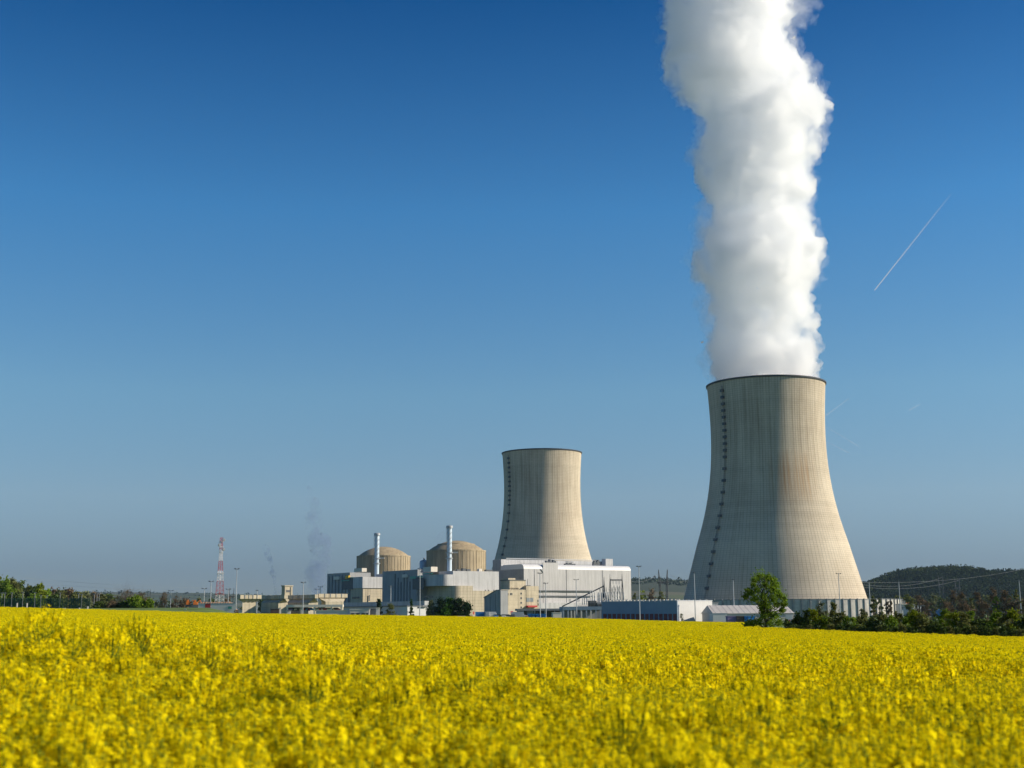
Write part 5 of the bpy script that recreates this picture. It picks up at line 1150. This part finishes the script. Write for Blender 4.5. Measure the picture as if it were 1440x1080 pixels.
# some tall single plants standing out at left
T = [(8, 13, 845), (50, 14.5, 845.5), (57, 15.2, 846), (196, 15, 856), (203, 16, 862), (102, 13.5, 858), (160, 14, 866), (455, 11, 893), (440, 11.3, 901), (752, 12, 911), (1060, 10, 931), (1185, 10, 948), (1330, 11, 962), (670, 12.5, 906), (865, 8.6, 940), (300, 14, 873), (360, 14, 885), (930, 7, 962), (560, 11, 912)]
tx_ = np.array([rat(t[0])*t[1] for t in T]); ty_ = np.array([t[1] for t in T]); ts = np.ones(len(T))
tz = np.minimum(np.array([zat(t[0], t[2], t[1]) for t in T]), crop_top(tx_, ty_)+np.where(tx_/ty_ < -.26, .34, .25))-1.2
X = np.concatenate([X, tx_]); Yy = np.concatenate([Yy, ty_]); Z = np.concatenate([Z, tz]); SC = np.concatenate([SC, ts]); I = np.concatenate([I, rng.choice(hi, len(T))])
rot = np.stack([rng.normal(size=len(X))*.06, rng.normal(size=len(X))*.06, rng.random(len(X))*6.28], 1); rot[I >= min(p1+p2)] *= [0, 0, 1]
me = D.meshes.new('rapeseed_crop'); me.vertices.add(len(X)); me.vertices.foreach_set('co', np.stack([X, Yy, Z], 1).astype(np.float32).reshape(-1))
at_ = me.attributes.new('idx', 'INT', 'POINT'); at_.data.foreach_set('value', I.astype(np.int32))
at_ = me.attributes.new('scl', 'FLOAT', 'POINT'); at_.data.foreach_set('value', SC.astype(np.float32))
at_ = me.attributes.new('rot', 'FLOAT_VECTOR', 'POINT'); at_.data.foreach_set('vector', rot.astype(np.float32).reshape(-1))
me.update(); crop = D.objects.new('rapeseed_crop', me); COL.objects.link(crop); tag(crop, 'yellow flowering rapeseed crop filling the foreground field', 'crop', kind='stuff')
ng = D.node_groups.new('scatter rapeseed', 'GeometryNodeTree'); ng.interface.new_socket('Geometry', in_out='INPUT', socket_type='NodeSocketGeometry'); ng.interface.new_socket('Geometry', in_out='OUTPUT', socket_type='NodeSocketGeometry')
n = ng.nodes; l = ng.links; gi = n.new('NodeGroupInput'); go = n.new('NodeGroupOutput'); iop = n.new('GeometryNodeInstanceOnPoints'); ci = n.new('GeometryNodeCollectionInfo')
ci.inputs[0].default_value = lib; ci.inputs['Separate Children'].default_value = True; ci.inputs['Reset Children'].default_value = True
def attr(nm, t):
    a = n.new('GeometryNodeInputNamedAttribute'); a.data_type = t; a.inputs[0].default_value = nm; return a.outputs[0]
l.new(gi.outputs[0], iop.inputs['Points']); l.new(ci.outputs[0], iop.inputs['Instance']); iop.inputs['Pick Instance'].default_value = True
l.new(attr('idx', 'INT'), iop.inputs['Instance Index']); l.new(attr('scl', 'FLOAT'), iop.inputs['Scale'])
e2r = n.new('FunctionNodeEulerToRotation'); l.new(attr('rot', 'FLOAT_VECTOR'), e2r.inputs[0]); l.new(e2r.outputs[0], iop.inputs['Rotation'])
l.new(iop.outputs[0], go.inputs[0]); gm = crop.modifiers.new('scatter', 'NODES'); gm.node_group = ng
# leafy canopy floor just under the blossoms of the far field
def canopy(X, Y): return crop_top(X, Y)-.45+.29*sstep(Y, 30, 60)
def can_z(X, Y):
    u = X/np.maximum(Y, 1); z = canopy(X, Y); lim = np.where(u < .172, 292-np.clip(-u-.2, 0, .3)*200, 137-(u-.17)*95)
    return np.where(Y < lim, z, z-1.6*sstep(Y-lim, 0, 3))
cm = mat('rapeseed canopy floor', (.20, .19, .012), .95, .3, 2.5, bump=.5)
o = grid('crop_canopy', np.linspace(-.75, .75, 240), np.concatenate([np.linspace(2, 60, 80), np.linspace(61.5, 294, 150)]), can_z, cm, 'stuff', axial=True); tag(o, 'green yellow under-layer of the flowering rapeseed crop', 'crop')

# ---------------------------------------------------------------- haze
hz = MB().box(-9400, 9400, -400, 9700, -60, 760).build('haze', mat('x', (1, 1, 1))); hz.data.materials.clear()
hm = D.materials.new('haze air'); hm.use_nodes = True; n = hm.node_tree.nodes; n.remove(n['Principled BSDF']); v = n.new('ShaderNodeVolumePrincipled')
v.inputs['Color'].default_value = (.5, .72, 1, 1); v.inputs['Density'].default_value = 2.4e-5; v.inputs['Anisotropy'].default_value = .2
hm.node_tree.links.new(v.outputs[0], n['Material Output'].inputs['Volume']); hm.cycles.homogeneous_volume = True; hz.data.materials.append(hm); tag(hz, 'thin pale blue haze over the whole plain', 'haze', kind='stuff')
